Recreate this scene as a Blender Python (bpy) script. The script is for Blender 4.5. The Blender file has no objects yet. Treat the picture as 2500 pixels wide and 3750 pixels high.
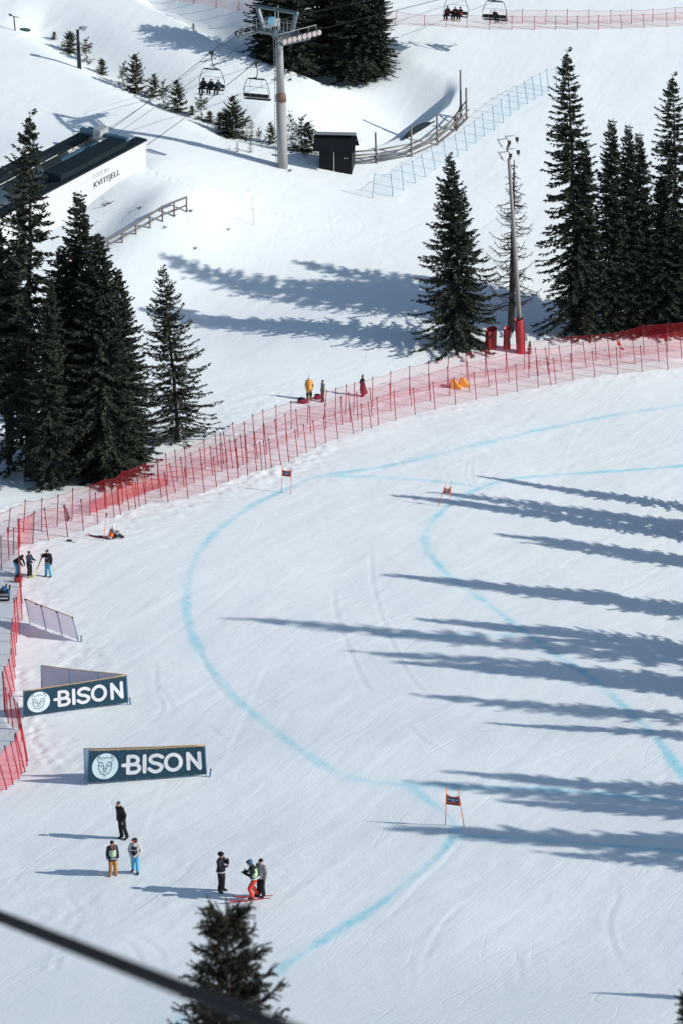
import bpy, bmesh, math, random
import numpy as np
from mathutils import Vector, Matrix

S = bpy.context.scene
COL = S.collection
R = math.radians
# ---------------------------------------------------------------- camera
PITCH = R(18.0)
FN = 9566.0                      # focal length in photo pixels (photo 2500 x 3750)
CAM = np.array([0.0, 0.0, 55.0])
FWD = np.array([0, math.cos(PITCH), -math.sin(PITCH)])
UPV = np.array([0, math.sin(PITCH), math.cos(PITCH)])
RGT = np.array([1.0, 0, 0])
cd = bpy.data.cameras.new('camera')
cam = bpy.data.objects.new('camera', cd); COL.objects.link(cam)
cam.location = CAM; cam.rotation_euler = (math.pi/2 - PITCH, 0, 0)
cd.sensor_fit = 'VERTICAL'; cd.sensor_height = 36; cd.sensor_width = 24
cd.lens = FN * 36 / 3750
cd.clip_start = 0.5; cd.clip_end = 6000
cd.dof.use_dof = True; cd.dof.focus_distance = 178; cd.dof.aperture_fstop = 3.0
S.camera = cam
# ---------------------------------------------------------------- world, sun, exposure
SUN_AZ, SUN_EL = R(14), R(28.3)    # sun stands to the right, a little towards the camera
TOSUN = np.array([math.cos(SUN_EL)*math.cos(SUN_AZ), -math.cos(SUN_EL)*math.sin(SUN_AZ), math.sin(SUN_EL)])
w = bpy.data.worlds.new('World'); S.world = w; w.use_nodes = True
nt = w.node_tree
sky = nt.nodes.new('ShaderNodeTexSky'); sky.sky_type = 'NISHITA'; sky.sun_disc = False
sky.sun_elevation = SUN_EL; sky.sun_rotation = math.atan2(TOSUN[0], TOSUN[1])
sky.air_density = 1.0; sky.dust_density = 0.8; sky.ozone_density = 0.35; sky.altitude = 900
bg = nt.nodes['Background']; bg.inputs[1].default_value = 0.10
nt.links.new(sky.outputs[0], bg.inputs[0])
sd = bpy.data.lights.new('sun', 'SUN'); sd.energy = 3.6; sd.angle = R(0.5); sd.color = (1.0, 0.965, 0.92)
sun = bpy.data.objects.new('sun', sd); COL.objects.link(sun)
sun.rotation_euler = Vector(-TOSUN).to_track_quat('-Z', 'Y').to_euler()
sun.location = (80, -30, 120)
S.view_settings.view_transform = 'Standard'; S.view_settings.look = 'None'
S.view_settings.exposure = 0.27; S.view_settings.gamma = 1.0
S.cycles.transparent_max_bounces = 24
S.cycles.max_bounces = 6
rng = np.random.default_rng(7)
random.seed(7)

# ---------------------------------------------------------------- pixel helpers (photo pixels)
def ray(px, py):
    d = FWD + RGT*((px-1250)/FN) + UPV*(-(py-1875)/FN)
    return d                                  # depth along axis = t
def D(px, py, depth): return CAM + ray(px, py)*depth
def depth_of(p): return float(np.dot(np.asarray(p)-CAM, FWD))
def proj(p):
    v = np.asarray(p)-CAM; d = np.dot(v, FWD)
    return 1250+FN*np.dot(v, RGT)/d, 1875-FN*np.dot(v, UPV)/d

# ---------------------------------------------------------------- terrain
def vnoise(x, y, seed=0):
    xi = np.floor(x).astype(np.int64); yi = np.floor(y).astype(np.int64)
    xf = x-xi; yf = y-yi
    u = xf*xf*(3-2*xf); v = yf*yf*(3-2*yf)
    def h(a, b):
        n = (a*374761393 + b*668265263 + seed*974634777) & 0xffffffff
        n = ((n ^ (n >> 13))*1274126177) & 0xffffffff
        n = (n ^ (n >> 16)) & 0xffff
        return n/32767.5-1
    return (h(xi, yi)*(1-u)+h(xi+1, yi)*u)*(1-v)+(h(xi, yi+1)*(1-u)+h(xi+1, yi+1)*u)*v

# base profile from the size of things in the photograph: pixels per metre against height in the frame (1568 wide copy)
_prof = [(2352, 54), (2000, 48), (1650, 41.9), (1300, 35.7), (1090, 32.1), (890, 28.6), (700, 26.4), (500, 24.8), (300, 23.5), (100, 22.2), (0, 21.6)]
_pY, _pZ = [], []
for y, s in _prof:
    p = D(1250, y*1.5944, 6000/s); _pY.append(p[1]); _pZ.append(p[2])
_Y = np.concatenate([[-700, -60, 0, 30, 60, 85, 100], _pY, [320, 420, 600, 1500]])
_Z = np.concatenate([[10, 34, 29, 22.5, 10.5, 3.2, 1.0], _pZ, [_pZ[-1]+13, _pZ[-1]+40, _pZ[-1]+75, _pZ[-1]+190]])
_gY = np.linspace(-700, 1500, 4401)
_gZ = np.interp(_gY, _Y, _Z)
_k = np.exp(-0.5*(np.arange(-30, 31)/9.0)**2); _k /= _k.sum()
_gZ = np.convolve(np.pad(_gZ, 30, mode='edge'), _k, mode='valid')
BUMPS = []                                    # (x, y, rx, ry, rot, height)
CUTS = []                                     # (polyline, half width near side, far side, depth)
STEPS = []                                    # (polyline, edge width, depth, length of the way back up, end taper): ground drops beyond the line
def seg_dist(X, Y, poly):
    """distance to a polyline, side (+ = left of its direction), distance along it, its length"""
    poly = [np.array(q, float) for q in poly]
    poly = [poly[0]]+[q for p, q in zip(poly[:-1], poly[1:]) if np.hypot(*(q-p)) > 1e-6]
    dirs = [(q-p)/np.hypot(*(q-p)) for p, q in zip(poly[:-1], poly[1:])]
    best = np.full(X.shape, 1e9); side = np.zeros(X.shape); along = np.zeros(X.shape)
    acc = 0.0; n = len(dirs)
    for i, ((ax, ay), (bx, by)) in enumerate(zip(poly[:-1], poly[1:])):
        dx, dy = bx-ax, by-ay; L2 = dx*dx+dy*dy; L = math.sqrt(L2)
        t = ((X-ax)*dx+(Y-ay)*dy)/L2
        n0 = dirs[i]+(dirs[i-1] if i > 0 else dirs[i]); n1 = dirs[i]+(dirs[i+1] if i < n-1 else dirs[i])
        sa = n0[0]*(Y-ay)-n0[1]*(X-ax); sb = n1[0]*(Y-by)-n1[1]*(X-bx); sm = dx*(Y-ay)-dy*(X-ax)
        sg = np.sign(np.where(t <= 0, sa, np.where(t >= 1, sb, sm)))
        t = np.clip(t, 0, 1)
        dd = np.hypot(X-(ax+t*dx), Y-(ay+t*dy))
        m = dd < best
        best = np.where(m, dd, best); side = np.where(m, sg, side); along = np.where(m, acc+t*L, along)
        acc += L
    return best, side, along, acc
def H(X, Y):
    X = np.asarray(X, float); Y = np.asarray(Y, float)
    z = np.interp(Y, _gY, _gZ)
    xe = 50*np.tanh(X/50)
    c = np.interp(Y, [95, 120, 140, 165, 205, 255, 300, 400], [.05, .055, .03, -.03, -.075, -.075, -.03, 0])
    z = z + c*xe
    z = z + 0.018*np.minimum(X+2, 0)*np.exp(-((Y-118)/22.0)**2)*1.0
    z = z - 0.055*6*np.log1p(np.exp((np.clip(X, -60, 40)-4)/6))*np.exp(-((Y-150)/42.0)**2)
    z = z + .16*vnoise(X/13+3.1, Y/17+1.7, 3)+.07*vnoise(X/5.3, Y/6.7, 5)
    for bx, by, rx, ry, rot, hh in BUMPS:
        c_, s_ = math.cos(rot), math.sin(rot)
        u = ((X-bx)*c_+(Y-by)*s_)/rx; v = (-(X-bx)*s_+(Y-by)*c_)/ry
        z = z + hh*np.exp(-np.minimum(u*u+v*v, 40))
    for poly, wn, wf, dep in CUTS:
        d, sd_, al, tot = seg_dist(X, Y, poly)
        wd = np.where(sd_ > 0, wf, wn)
        end = np.clip(np.minimum(al, tot-al)/5.0, 0, 1)
        end = end*end*(3-2*end)
        z = z - dep*np.exp(-(d/wd)**2)*(0.25+.75*end)
    for poly, e0, dep, back, tap in STEPS:
        d, sd_, al, tot = seg_dist(X, Y, poly)
        (ax_, ay_), (bx_, by_) = poly[0], poly[-1]; cl = math.hypot(bx_-ax_, by_-ay_)
        al = ((X-ax_)*(bx_-ax_)+(Y-ay_)*(by_-ay_))/cl
        end = np.clip(np.minimum(al, cl-al)/tap, 0, 1); end = end*end*(3-2*end)
        f = np.clip(d/e0, 0, 1); f = f*f*(3-2*f)
        g = np.clip((d-e0)/back, 0, 1); g = 1-g*g*(3-2*g)
        z = z - np.where(sd_ > 0, dep*f*g*end, 0)
    return z
def P(px, py, tmax=420):
    r_ = ray(px, py)
    ts = np.arange(60, tmax, 0.5)
    pts = CAM[None, :]+ts[:, None]*r_[None, :]
    below = pts[:, 2] < H(pts[:, 0], pts[:, 1])
    i = int(np.argmax(below)) if below.any() else len(ts)-1
    lo, hi = ts[max(i-1, 0)], ts[i]
    for _ in range(14):
        m = .5*(lo+hi); q = CAM+m*r_
        if q[2] < float(H(q[0], q[1])): hi = m
        else: lo = m
    q = CAM+hi*r_
    return np.array([q[0], q[1], float(H(q[0], q[1]))])
def PD(x, y): return P(x*1.5944, y*1.5944)    # same, in the 1568-wide copy of the photo
def ground(x, y): return np.array([x, y, float(H(x, y))])
def top3(p, tx, ty):                          # (sideways offset, height) of the point above p seen at photo pixel tx, ty
    v = np.asarray(p)-CAM; d = np.dot(v, FWD); u = np.dot(v, UPV); k = 1875-ty
    h = (k*d-FN*u)/(FN*math.cos(PITCH)+k*math.sin(PITCH))
    return (tx-1250)*(d-h*math.sin(PITCH))/FN-v[0], h
def metres(n, p):                             # height in metres of something n photo pixels tall standing at p
    px, py = proj(p)
    return top3(p, px, py-n)[1]

# --- lift line geometry (needed by the ground under the station)
TW = P(1037, 632); DT = depth_of(TW)
LU = np.array([0.78, 0.625, 0.0]); LU /= np.linalg.norm(LU)    # along the ropes, away from the camera
LW = np.array([LU[1], -LU[0], 0.0])                              # across the ropes, towards the camera's right
TAU = R(18)
SAX = np.array([-LU[0]*math.cos(TAU), -LU[1]*math.cos(TAU), -math.sin(TAU)])   # the station slopes down towards the camera
DS = DT-7.5                                                     # depth of the station's open end
_a = D(536, 594, DS); BUMPS.append((_a[0]-4, _a[1]-4, 15, 13, 0, (_a[2]-float(H(_a[0], _a[1])))*1.05))
for l_, px_, py_, r_ in ((8.5, 300, 790, 4.5), (15, 110, 930, 6)):
    _b = D(px_, py_, depth_of(_a+SAX*l_)); BUMPS.append((_b[0], _b[1], r_, r_, 0, min(0, .5*(_b[2]-float(H(_b[0], _b[1]))))))
for l_, w_, r_ in ((3.5, 4.6, 3.2), (8.5, 4.8, 3.6), (13.5, 5, 4), (19, 5, 4.5)):
    _b = _a+SAX*l_-LW*w_-np.array([0, 0, .9]); BUMPS.append((_b[0], _b[1], r_, r_, 0, min(0, _b[2]-float(H(_b[0], _b[1])))))
_a = P(560, 1010); BUMPS.append((_a[0], _a[1], 14, 11, 0, -2.5))
# hump under the wooden railing
_a = P(600, 830); BUMPS.append((_a[0], _a[1]+2, 6, 5, .4, .9))
_a = P(430, 860); BUMPS.append((_a[0], _a[1]+3.5, 5, 2.2, .9, -0.8))
# break across the piste
_a = P(1700, 2840); BUMPS.append((_a[0]+6, _a[1]+4, 22, 3.2, .02, .35)); BUMPS.append((_a[0]+6, _a[1]-4, 22, 3.5, .02, -.25))
# bank under the lit snow right of the light pole, and drop behind it
_a = P(2150, 1235); BUMPS.append((_a[0], _a[1]+8, 9, 4, 0, -.7))
_a = P(100, 1800); BUMPS.append((_a[0]-1, _a[1]+6, 8, 5, 0, -.9))
def xy(pts): return [tuple(P(a, b)[:2]) for a, b in pts]
ridge = xy([(0, 112), (130, 128), (250, 195), (390, 282), (520, 350), (620, 402), (760, 452), (850, 505), (960, 530), (1100, 556), (1160, 572)])
ridge = [(a, b+3.2) for a, b in ridge]
hollow = xy([(1700, 300), (1690, 345), (1655, 400), (1590, 452), (1510, 500), (1420, 540), (1330, 572), (1290, 585)])[::-1]
hollow = [(a-.3, b+.7) for a, b in hollow]
crest = xy([(250, -130), (400, -45), (520, 20), (640, 75), (740, 140), (880, 205), (1040, 258), (1160, 300), (1290, 318), (1370, 318)])
CUTS.append((ridge, 2.6, 4.5, 1.3))
shadowdip = [(a, b+1.5) for a, b in xy([(1080, 585), (1165, 590)])]
STEPS.append((hollow, 1.6, 3.2, 15, 8))
STEPS.append((crest[::-1] if crest[0][0] > crest[-1][0] else crest, 5.0, 3.4, 6.0, 10))
CUTS.append((shadowdip, 1.5, 2.5, .6))

# ---------------------------------------------------------------- materials
MATS = {}
def mat(name, col, rough=.6, metal=0, spec=.3, noise=0, nscale=20, bump=0, sheen=0):
    if name in MATS: return MATS[name]
    m = bpy.data.materials.new(name); m.use_nodes = True; MATS[name] = m
    t = m.node_tree; b = t.nodes['Principled BSDF']
    b.inputs['Base Color'].default_value = (*col, 1); b.inputs['Roughness'].default_value = rough
    b.inputs['Metallic'].default_value = metal; b.inputs['Specular IOR Level'].default_value = spec
    tc = t.nodes.new('ShaderNodeTexCoord'); n = t.nodes.new('ShaderNodeTexNoise')
    n.inputs['Scale'].default_value = nscale; n.inputs['Detail'].default_value = 5
    t.links.new(tc.outputs['Object'], n.inputs['Vector'])
    k = noise if noise else .12
    mx = t.nodes.new('ShaderNodeMix'); mx.data_type = 'RGBA'
    mx.inputs[6].default_value = (*[max(0, c*(1-k)) for c in col], 1); mx.inputs[7].default_value = (*[min(1, c*(1+k)) for c in col], 1)
    t.links.new(n.outputs['Fac'], mx.inputs[0]); t.links.new(mx.outputs[2], b.inputs['Base Color'])
    if bump:
        bp = t.nodes.new('ShaderNodeBump'); bp.inputs['Strength'].default_value = bump; bp.inputs['Distance'].default_value = .05
        t.links.new(n.outputs['Fac'], bp.inputs['Height']); t.links.new(bp.outputs[0], b.inputs['Normal'])
    return m
def snow_material():
    m = bpy.data.materials.new('snow'); m.use_nodes = True; t = m.node_tree; b = t.nodes['Principled BSDF']
    N = t.nodes.new; Lk = t.links.new
    b.inputs['Roughness'].default_value = .55; b.inputs['Specular IOR Level'].default_value = .15
    geo = N('ShaderNodeNewGeometry')
    dye = N('ShaderNodeAttribute'); dye.attribute_name = 'dye'
    dirt_shade = N('ShaderNodeAttribute'); dirt_shade.attribute_name = 'dirt_shade'
    rough = N('ShaderNodeAttribute'); rough.attribute_name = 'rough'
    n0 = N('ShaderNodeTexNoise'); n0.inputs['Scale'].default_value = .35; n0.inputs['Detail'].default_value = 6
    Lk(geo.outputs['Position'], n0.inputs['Vector'])
    base = N('ShaderNodeMix'); base.data_type = 'RGBA'
    base.inputs[6].default_value = (.755, .818, .825, 1); base.inputs[7].default_value = (.83, .877, .872, 1)
    Lk(n0.outputs['Fac'], base.inputs[0])
    nd = N('ShaderNodeTexNoise'); nd.inputs['Scale'].default_value = 2.2; nd.inputs['Detail'].default_value = 8; nd.inputs['Roughness'].default_value = .7
    Lk(geo.outputs['Position'], nd.inputs['Vector'])
    mr = N('ShaderNodeMapRange'); mr.inputs[1].default_value = .3; mr.inputs[2].default_value = .62; mr.inputs[3].default_value = .35; mr.inputs[4].default_value = 1
    Lk(nd.outputs['Fac'], mr.inputs[0])
    mu = N('ShaderNodeMath'); mu.operation = 'MULTIPLY'; Lk(dye.outputs['Fac'], mu.inputs[0]); Lk(mr.outputs[0], mu.inputs[1])
    mx = N('ShaderNodeMix'); mx.data_type = 'RGBA'; Lk(mu.outputs[0], mx.inputs[0]); Lk(base.outputs[2], mx.inputs[6])
    mx.inputs[7].default_value = (.27, .68, .78, 1)
    mx2 = N('ShaderNodeMix'); mx2.data_type = 'RGBA'; Lk(mx.outputs[2], mx2.inputs[6]); mx2.inputs[7].default_value = (.28, .27, .26, 1)  # one grey for the dirt and the shade painted into the snow
    nd2 = N('ShaderNodeTexNoise'); nd2.inputs['Scale'].default_value = 1.6; nd2.inputs['Detail'].default_value = 9; nd2.inputs['Roughness'].default_value = .75
    Lk(geo.outputs['Position'], nd2.inputs['Vector'])
    mr2 = N('ShaderNodeMapRange'); mr2.inputs[1].default_value = .5; mr2.inputs[2].default_value = .72
    Lk(nd2.outputs['Fac'], mr2.inputs[0])
    mu2 = N('ShaderNodeMath'); mu2.operation = 'MULTIPLY'; Lk(dirt_shade.outputs['Fac'], mu2.inputs[0]); Lk(mr2.outputs[0], mu2.inputs[1])
    Lk(mu2.outputs[0], mx2.inputs[0])
    Lk(mx2.outputs[2], b.inputs['Base Color'])
    # bump: fine grain, streaks, clods where trampled
    n1 = N('ShaderNodeTexNoise'); n1.inputs['Scale'].default_value = 6; n1.inputs['Detail'].default_value = 7; n1.inputs['Roughness'].default_value = .65
    Lk(geo.outputs['Position'], n1.inputs['Vector'])
    mp = N('ShaderNodeMapping'); mp.vector_type = 'TEXTURE'; mp.inputs['Rotation'].default_value = (0, 0, R(60)); mp.inputs['Scale'].default_value = (2.2, .35, 1)
    Lk(geo.outputs['Position'], mp.inputs['Vector'])
    n2 = N('ShaderNodeTexNoise'); n2.inputs['Scale'].default_value = 1.0; n2.inputs['Detail'].default_value = 6; n2.inputs['Roughness'].default_value = .6; n2.inputs['Distortion'].default_value = .6
    Lk(mp.outputs[0], n2.inputs['Vector'])
    n3 = N('ShaderNodeTexNoise'); n3.inputs['Scale'].default_value = 3.0; n3.inputs['Detail'].default_value = 6; n3.inputs['Roughness'].default_value = .7
    Lk(geo.outputs['Position'], n3.inputs['Vector'])
    m3 = N('ShaderNodeMath'); m3.operation = 'MULTIPLY'; Lk(n3.outputs['Fac'], m3.inputs[0]); Lk(rough.outputs['Fac'], m3.inputs[1])
    m3b = N('ShaderNodeMath'); m3b.operation = 'MULTIPLY'; Lk(m3.outputs[0], m3b.inputs[0]); m3b.inputs[1].default_value = 1.6
    m1b = N('ShaderNodeMath'); m1b.operation = 'MULTIPLY_ADD'; Lk(n1.outputs['Fac'], m1b.inputs[0]); m1b.inputs[1].default_value = .7; Lk(n2.outputs['Fac'], m1b.inputs[2])
    ad = N('ShaderNodeMath'); ad.operation = 'ADD'; Lk(m1b.outputs[0], ad.inputs[0]); Lk(m3b.outputs[0], ad.inputs[1])
    def scratches(rot, sc, wd, off):
        mp_ = N('ShaderNodeMapping'); mp_.vector_type = 'TEXTURE'; mp_.inputs['Rotation'].default_value = (0, 0, R(rot)); mp_.inputs['Scale'].default_value = sc; mp_.inputs['Location'].default_value = (off, off*2, 0)
        Lk(geo.outputs['Position'], mp_.inputs['Vector'])
        q = N('ShaderNodeTexNoise'); q.inputs['Scale'].default_value = 1; q.inputs['Detail'].default_value = 1.2; q.inputs['Distortion'].default_value = .3; Lk(mp_.outputs[0], q.inputs['Vector'])
        s_ = N('ShaderNodeMath'); s_.operation = 'SUBTRACT'; s_.inputs[1].default_value = .5; Lk(q.outputs['Fac'], s_.inputs[0])
        a_ = N('ShaderNodeMath'); a_.operation = 'ABSOLUTE'; Lk(s_.outputs[0], a_.inputs[0])
        r_ = N('ShaderNodeMapRange'); r_.interpolation_type = 'SMOOTHSTEP'; r_.inputs[1].default_value = 0; r_.inputs[2].default_value = wd; r_.inputs[3].default_value = -1; r_.inputs[4].default_value = 0; Lk(a_.outputs[0], r_.inputs[0])
        k_ = N('ShaderNodeTexNoise'); k_.inputs['Scale'].default_value = .12; k_.inputs['Detail'].default_value = 3; mpk = N('ShaderNodeVectorMath'); mpk.operation = 'ADD'; mpk.inputs[1].default_value = (off*3, 7, off); Lk(geo.outputs['Position'], mpk.inputs[0]); Lk(mpk.outputs[0], k_.inputs['Vector'])
        km = N('ShaderNodeMapRange'); km.inputs[1].default_value = .5; km.inputs[2].default_value = .62; Lk(k_.outputs['Fac'], km.inputs[0])
        o_ = N('ShaderNodeMath'); o_.operation = 'MULTIPLY'; Lk(r_.outputs[0], o_.inputs[0]); Lk(km.outputs[0], o_.inputs[1])
        return o_
    prev = ad
    for rot, sc, wd, off, amp in ((60, (22, 1.6, 1), .014, 3, .34), (52, (16, 1.1, 1), .014, 31, .26), (70, (26, 2.4, 1), .010, 57, .34), (56, (34, 3.4, 1), .012, 91, .5)):
        z_ = N('ShaderNodeMath'); z_.operation = 'MULTIPLY_ADD'; Lk(scratches(rot, sc, wd, off).outputs[0], z_.inputs[0]); z_.inputs[1].default_value = amp; Lk(prev.outputs[0], z_.inputs[2]); prev = z_
    ad = prev
    bp = N('ShaderNodeBump'); bp.inputs['Strength'].default_value = .55; bp.inputs['Distance'].default_value = .03
    Lk(ad.outputs[0], bp.inputs['Height']); Lk(bp.outputs[0], b.inputs['Normal'])
    return m
def net_material(name, col, cell, wire):
    m = bpy.data.materials.new(name); m.use_nodes = True; t = m.node_tree; b = t.nodes['Principled BSDF']
    N = t.nodes.new; Lk = t.links.new
    b.inputs['Base Color'].default_value = (*col, 1); b.inputs['Roughness'].default_value = .7; b.inputs['Specular IOR Level'].default_value = .2
    uv = N('ShaderNodeUVMap'); sp = N('ShaderNodeSeparateXYZ'); Lk(uv.outputs[0], sp.inputs[0])
    outs = []
    for i, wv in ((0, wire*.75), (1, wire)):
        a = N('ShaderNodeMath'); a.operation = 'DIVIDE'; a.inputs[1].default_value = cell; Lk(sp.outputs[i], a.inputs[0])
        f = N('ShaderNodeMath'); f.operation = 'FRACT'; Lk(a.outputs[0], f.inputs[0])
        l = N('ShaderNodeMath'); l.operation = 'LESS_THAN'; l.inputs[1].default_value = wv/cell; Lk(f.outputs[0], l.inputs[0])
        outs.append(l)
    mxm = N('ShaderNodeMath'); mxm.operation = 'MAXIMUM'; Lk(outs[0].outputs[0], mxm.inputs[0]); Lk(outs[1].outputs[0], mxm.inputs[1])
    Lk(mxm.outputs[0], b.inputs['Alpha'])
    MATS[name] = m
    return m
def needle_material(name, dark, light, grey=0.0):
    m = bpy.data.materials.new(name); m.use_nodes = True; t = m.node_tree; b = t.nodes['Principled BSDF']
    N = t.nodes.new; Lk = t.links.new
    b.inputs['Roughness'].default_value = .75; b.inputs['Specular IOR Level'].default_value = .12
    tc = N('ShaderNodeTexCoord'); n = N('ShaderNodeTexNoise'); n.inputs['Scale'].default_value = 2.6; n.inputs['Detail'].default_value = 6; n.inputs['Roughness'].default_value = .75
    Lk(tc.outputs['Object'], n.inputs['Vector'])
    oi = N('ShaderNodeObjectInfo')
    mx = N('ShaderNodeMix'); mx.data_type = 'RGBA'; mx.inputs[6].default_value = (*dark, 1); mx.inputs[7].default_value = (*light, 1)
    mr = N('ShaderNodeMapRange'); mr.inputs[1].default_value = .35; mr.inputs[2].default_value = .7; Lk(n.outputs['Fac'], mr.inputs[0])
    Lk(mr.outputs[0], mx.inputs[0]); Lk(mx.outputs[2], b.inputs['Base Color'])
    MATS[name] = m
    return m
SNOW = snow_material()
NET = net_material('red_net', (.56, .014, .035), .055, .0041)
NETL = net_material('bunched_red_net', (.72, .04, .04), .055, .012)
NETA = net_material('dense_red_net', (.66, .05, .03), .05, .012)
NETB = net_material('pale_blue_net', (.18, .50, .66), .055, .0024)
NEED = needle_material('needles', (.018, .027, .020), (.074, .086, .058))
NEED2 = needle_material('young_needles', (.022, .032, .018), (.060, .070, .035))
BARK = mat('bark', (.055, .045, .038), .9, noise=.5, nscale=9, bump=.6)
GREYW = mat('grey_wood', (.21, .19, .175), .85, noise=.3, nscale=14, bump=.4)
POLEW = mat('weathered_pole', (.27, .25, .24), .8, noise=.3, nscale=10, bump=.3)
BLACK = mat('black_cloth', (.012, .014, .018), .8, noise=.3)
NAVY = mat('navy_cloth', (.02, .032, .055), .8, noise=.3)
GREY = mat('grey_cloth', (.22, .22, .23), .85, noise=.2)
LGREY = mat('pale_grey_cloth', (.48, .46, .46), .85, noise=.2)
SKIN = mat('skin', (.55, .30, .22), .5)
RED = mat('red_cloth', (.62, .055, .03), .7, noise=.2)
TURQ = mat('turquoise_cloth', (.10, .40, .58), .75, noise=.25)
BROWN = mat('ochre_cloth', (.38, .17, .05), .8, noise=.2)
YELLO = mat('yellow_cloth', (.72, .36, .09), .8, noise=.15)
ORANGE = mat('orange_plastic', (.85, .16, .03), .5)
GREEN = mat('green_bib', (.38, .52, .33), .8)
BURG = mat('burgundy_cloth', (.13, .03, .05), .85, noise=.2)
HAIRD = mat('dark_hair', (.03, .025, .022), .7)
HAIRR = mat('auburn_hair', (.20, .07, .03), .6, noise=.3)
WHITE = mat('white_paint', (.78, .79, .80), .5)
REDPOST = mat('red_post', (.26, .01, .016), .5)
DKTIP = mat('dark_tip', (.04, .015, .018), .5)
STEEL = mat('grey_steel', (.13, .17, .19), .45, metal=.4, spec=.5)
GALV = mat('galvanised_steel', (.34, .36, .37), .45, metal=.5)
DARKM = mat('dark_metal', (.025, .032, .038), .45, spec=.4)
CONC = mat('concrete', (.31, .31, .305), .85, noise=.12, nscale=6)
CABLE = mat('steel_rope', (.02, .023, .026), .8, spec=.1)
ROOFD = mat('dark_roofing', (.012, .022, .029), .75, spec=.15, noise=.35, nscale=2)
BLUEP = mat('blue_plastic', (.02, .16, .30), .5)
BANNER = mat('dark_blue_vinyl', (.012, .055, .085), .45, spec=.4, noise=.12, nscale=3, bump=.1)
LILAC = mat('lilac_vinyl_back', (.58, .57, .66), .6, noise=.05)
_t = LILAC.node_tree; _tr = _t.nodes.new('ShaderNodeBsdfTranslucent'); _tr.inputs[0].default_value = (.62, .60, .68, 1); _ad = _t.nodes.new('ShaderNodeMixShader'); _ad.inputs[0].default_value = .5
_t.links.new(_t.nodes['Principled BSDF'].outputs[0], _ad.inputs[1]); _t.links.new(_tr.outputs[0], _ad.inputs[2]); _t.links.new(_ad.outputs[0], _t.nodes['Material Output'].inputs[0])
PALEB = mat('pale_mint_print', (.70, .84, .86), .5)
BAMBOO = mat('bamboo', (.55, .38, .17), .6)
REDPAD = mat('red_pad_vinyl', (.36, .02, .024), .4, spec=.5, noise=.12, nscale=4)
YPAD = mat('yellow_foam', (.80, .42, .05), .7)
LAMPM = mat('pale_lamp_shade', (.55, .57, .58), .5)

# ---------------------------------------------------------------- mesh builder
class MB:
    def __init__(self): self.v = []; self.f = []; self.m = []; self.uv = None
    def add(self, vs, fs, mi=0):
        o = len(self.v); self.v += [tuple(map(float, q)) for q in vs]
        self.f += [tuple(i+o for i in q) for q in fs]; self.m += [mi]*len(fs)
    def box(self, c, size, mi=0, M=None, bev=0):
        sx, sy, sz = [s/2 for s in size]
        vs = [(-sx, -sy, -sz), (sx, -sy, -sz), (sx, sy, -sz), (-sx, sy, -sz), (-sx, -sy, sz), (sx, -sy, sz), (sx, sy, sz), (-sx, sy, sz)]
        if M is not None: vs = [M @ Vector(q) for q in vs]
        vs = [(q[0]+c[0], q[1]+c[1], q[2]+c[2]) for q in vs]
        self.add(vs, [(0, 3, 2, 1), (4, 5, 6, 7), (0, 1, 5, 4), (1, 2, 6, 5), (2, 3, 7, 6), (3, 0, 4, 7)], mi)
    def tube(self, pts, rad, n=8, mi=0, cap=True):
        pts = [Vector(p) for p in pts]
        if not hasattr(rad, '__len__'): rad = [rad]*len(pts)
        vs, fs = [], []
        ref = None
        for i, p in enumerate(pts):
            t = (pts[min(i+1, len(pts)-1)]-pts[max(i-1, 0)])
            if t.length < 1e-9: t = Vector((0, 0, 1))
            t.normalize()
            if ref is None:
                ref = Vector((0, 0, 1)) if abs(t.z) < .9 else Vector((1, 0, 0))
            a = t.cross(ref)
            if a.length < 1e-6: a = t.cross(Vector((0, 1, 0)))
            a.normalize(); b = a.cross(t); ref = b.cross(a)*-1 if False else ref
            for k in range(n):
                an = 2*math.pi*k/n
                vs.append(p+(a*math.cos(an)+b*math.sin(an))*rad[i])
        for i in range(len(pts)-1):
            for k in range(n):
                fs.append((i*n+k, i*n+(k+1) % n, (i+1)*n+(k+1) % n, (i+1)*n+k))
        if cap:
            fs.append(tuple(range(n))[::-1]); fs.append(tuple((len(pts)-1)*n+k for k in range(n)))
        self.add(vs, fs, mi)
    def ell(self, c, r, mi=0, nu=12, nv=8, M=None):
        vs = [(0, 0, -1)]
        for j in range(1, nv):
            ph = math.pi*j/nv-math.pi/2
            for i in range(nu):
                th = 2*math.pi*i/nu
                vs.append((math.cos(ph)*math.cos(th), math.cos(ph)*math.sin(th), math.sin(ph)))
        vs.append((0, 0, 1))
        fs = [(0, 1+(i+1) % nu, 1+i) for i in range(nu)]
        for j in range(nv-2):
            for i in range(nu):
                fs.append((1+j*nu+i, 1+j*nu+(i+1) % nu, 1+(j+1)*nu+(i+1) % nu, 1+(j+1)*nu+i))
        t = len(vs)-1; o = 1+(nv-2)*nu
        fs += [(o+i, o+(i+1) % nu, t) for i in range(nu)]
        out = []
        for q in vs:
            q = Vector((q[0]*r[0], q[1]*r[1], q[2]*r[2]))
            if M is not None: q = M @ q
            out.append((q[0]+c[0], q[1]+c[1], q[2]+c[2]))
        self.add(out, fs, mi)
    def mesh(self, name, mats, smooth=False):
        me = bpy.data.meshes.new(name); me.from_pydata(self.v, [], self.f); 
        for m in (mats if isinstance(mats, (list, tuple)) else [mats]): me.materials.append(m)
        me.polygons.foreach_set('material_index', self.m)
        if smooth: me.polygons.foreach_set('use_smooth', [True]*len(self.f))
        me.update(); return me
    def build(self, name, mats, parent=None, smooth=False, label=None):
        o = bpy.data.objects.new(name, self.mesh(name, mats, smooth)); COL.objects.link(o)
        if parent is not None: o.parent = parent
        if label: o['label'] = label
        return o
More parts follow.
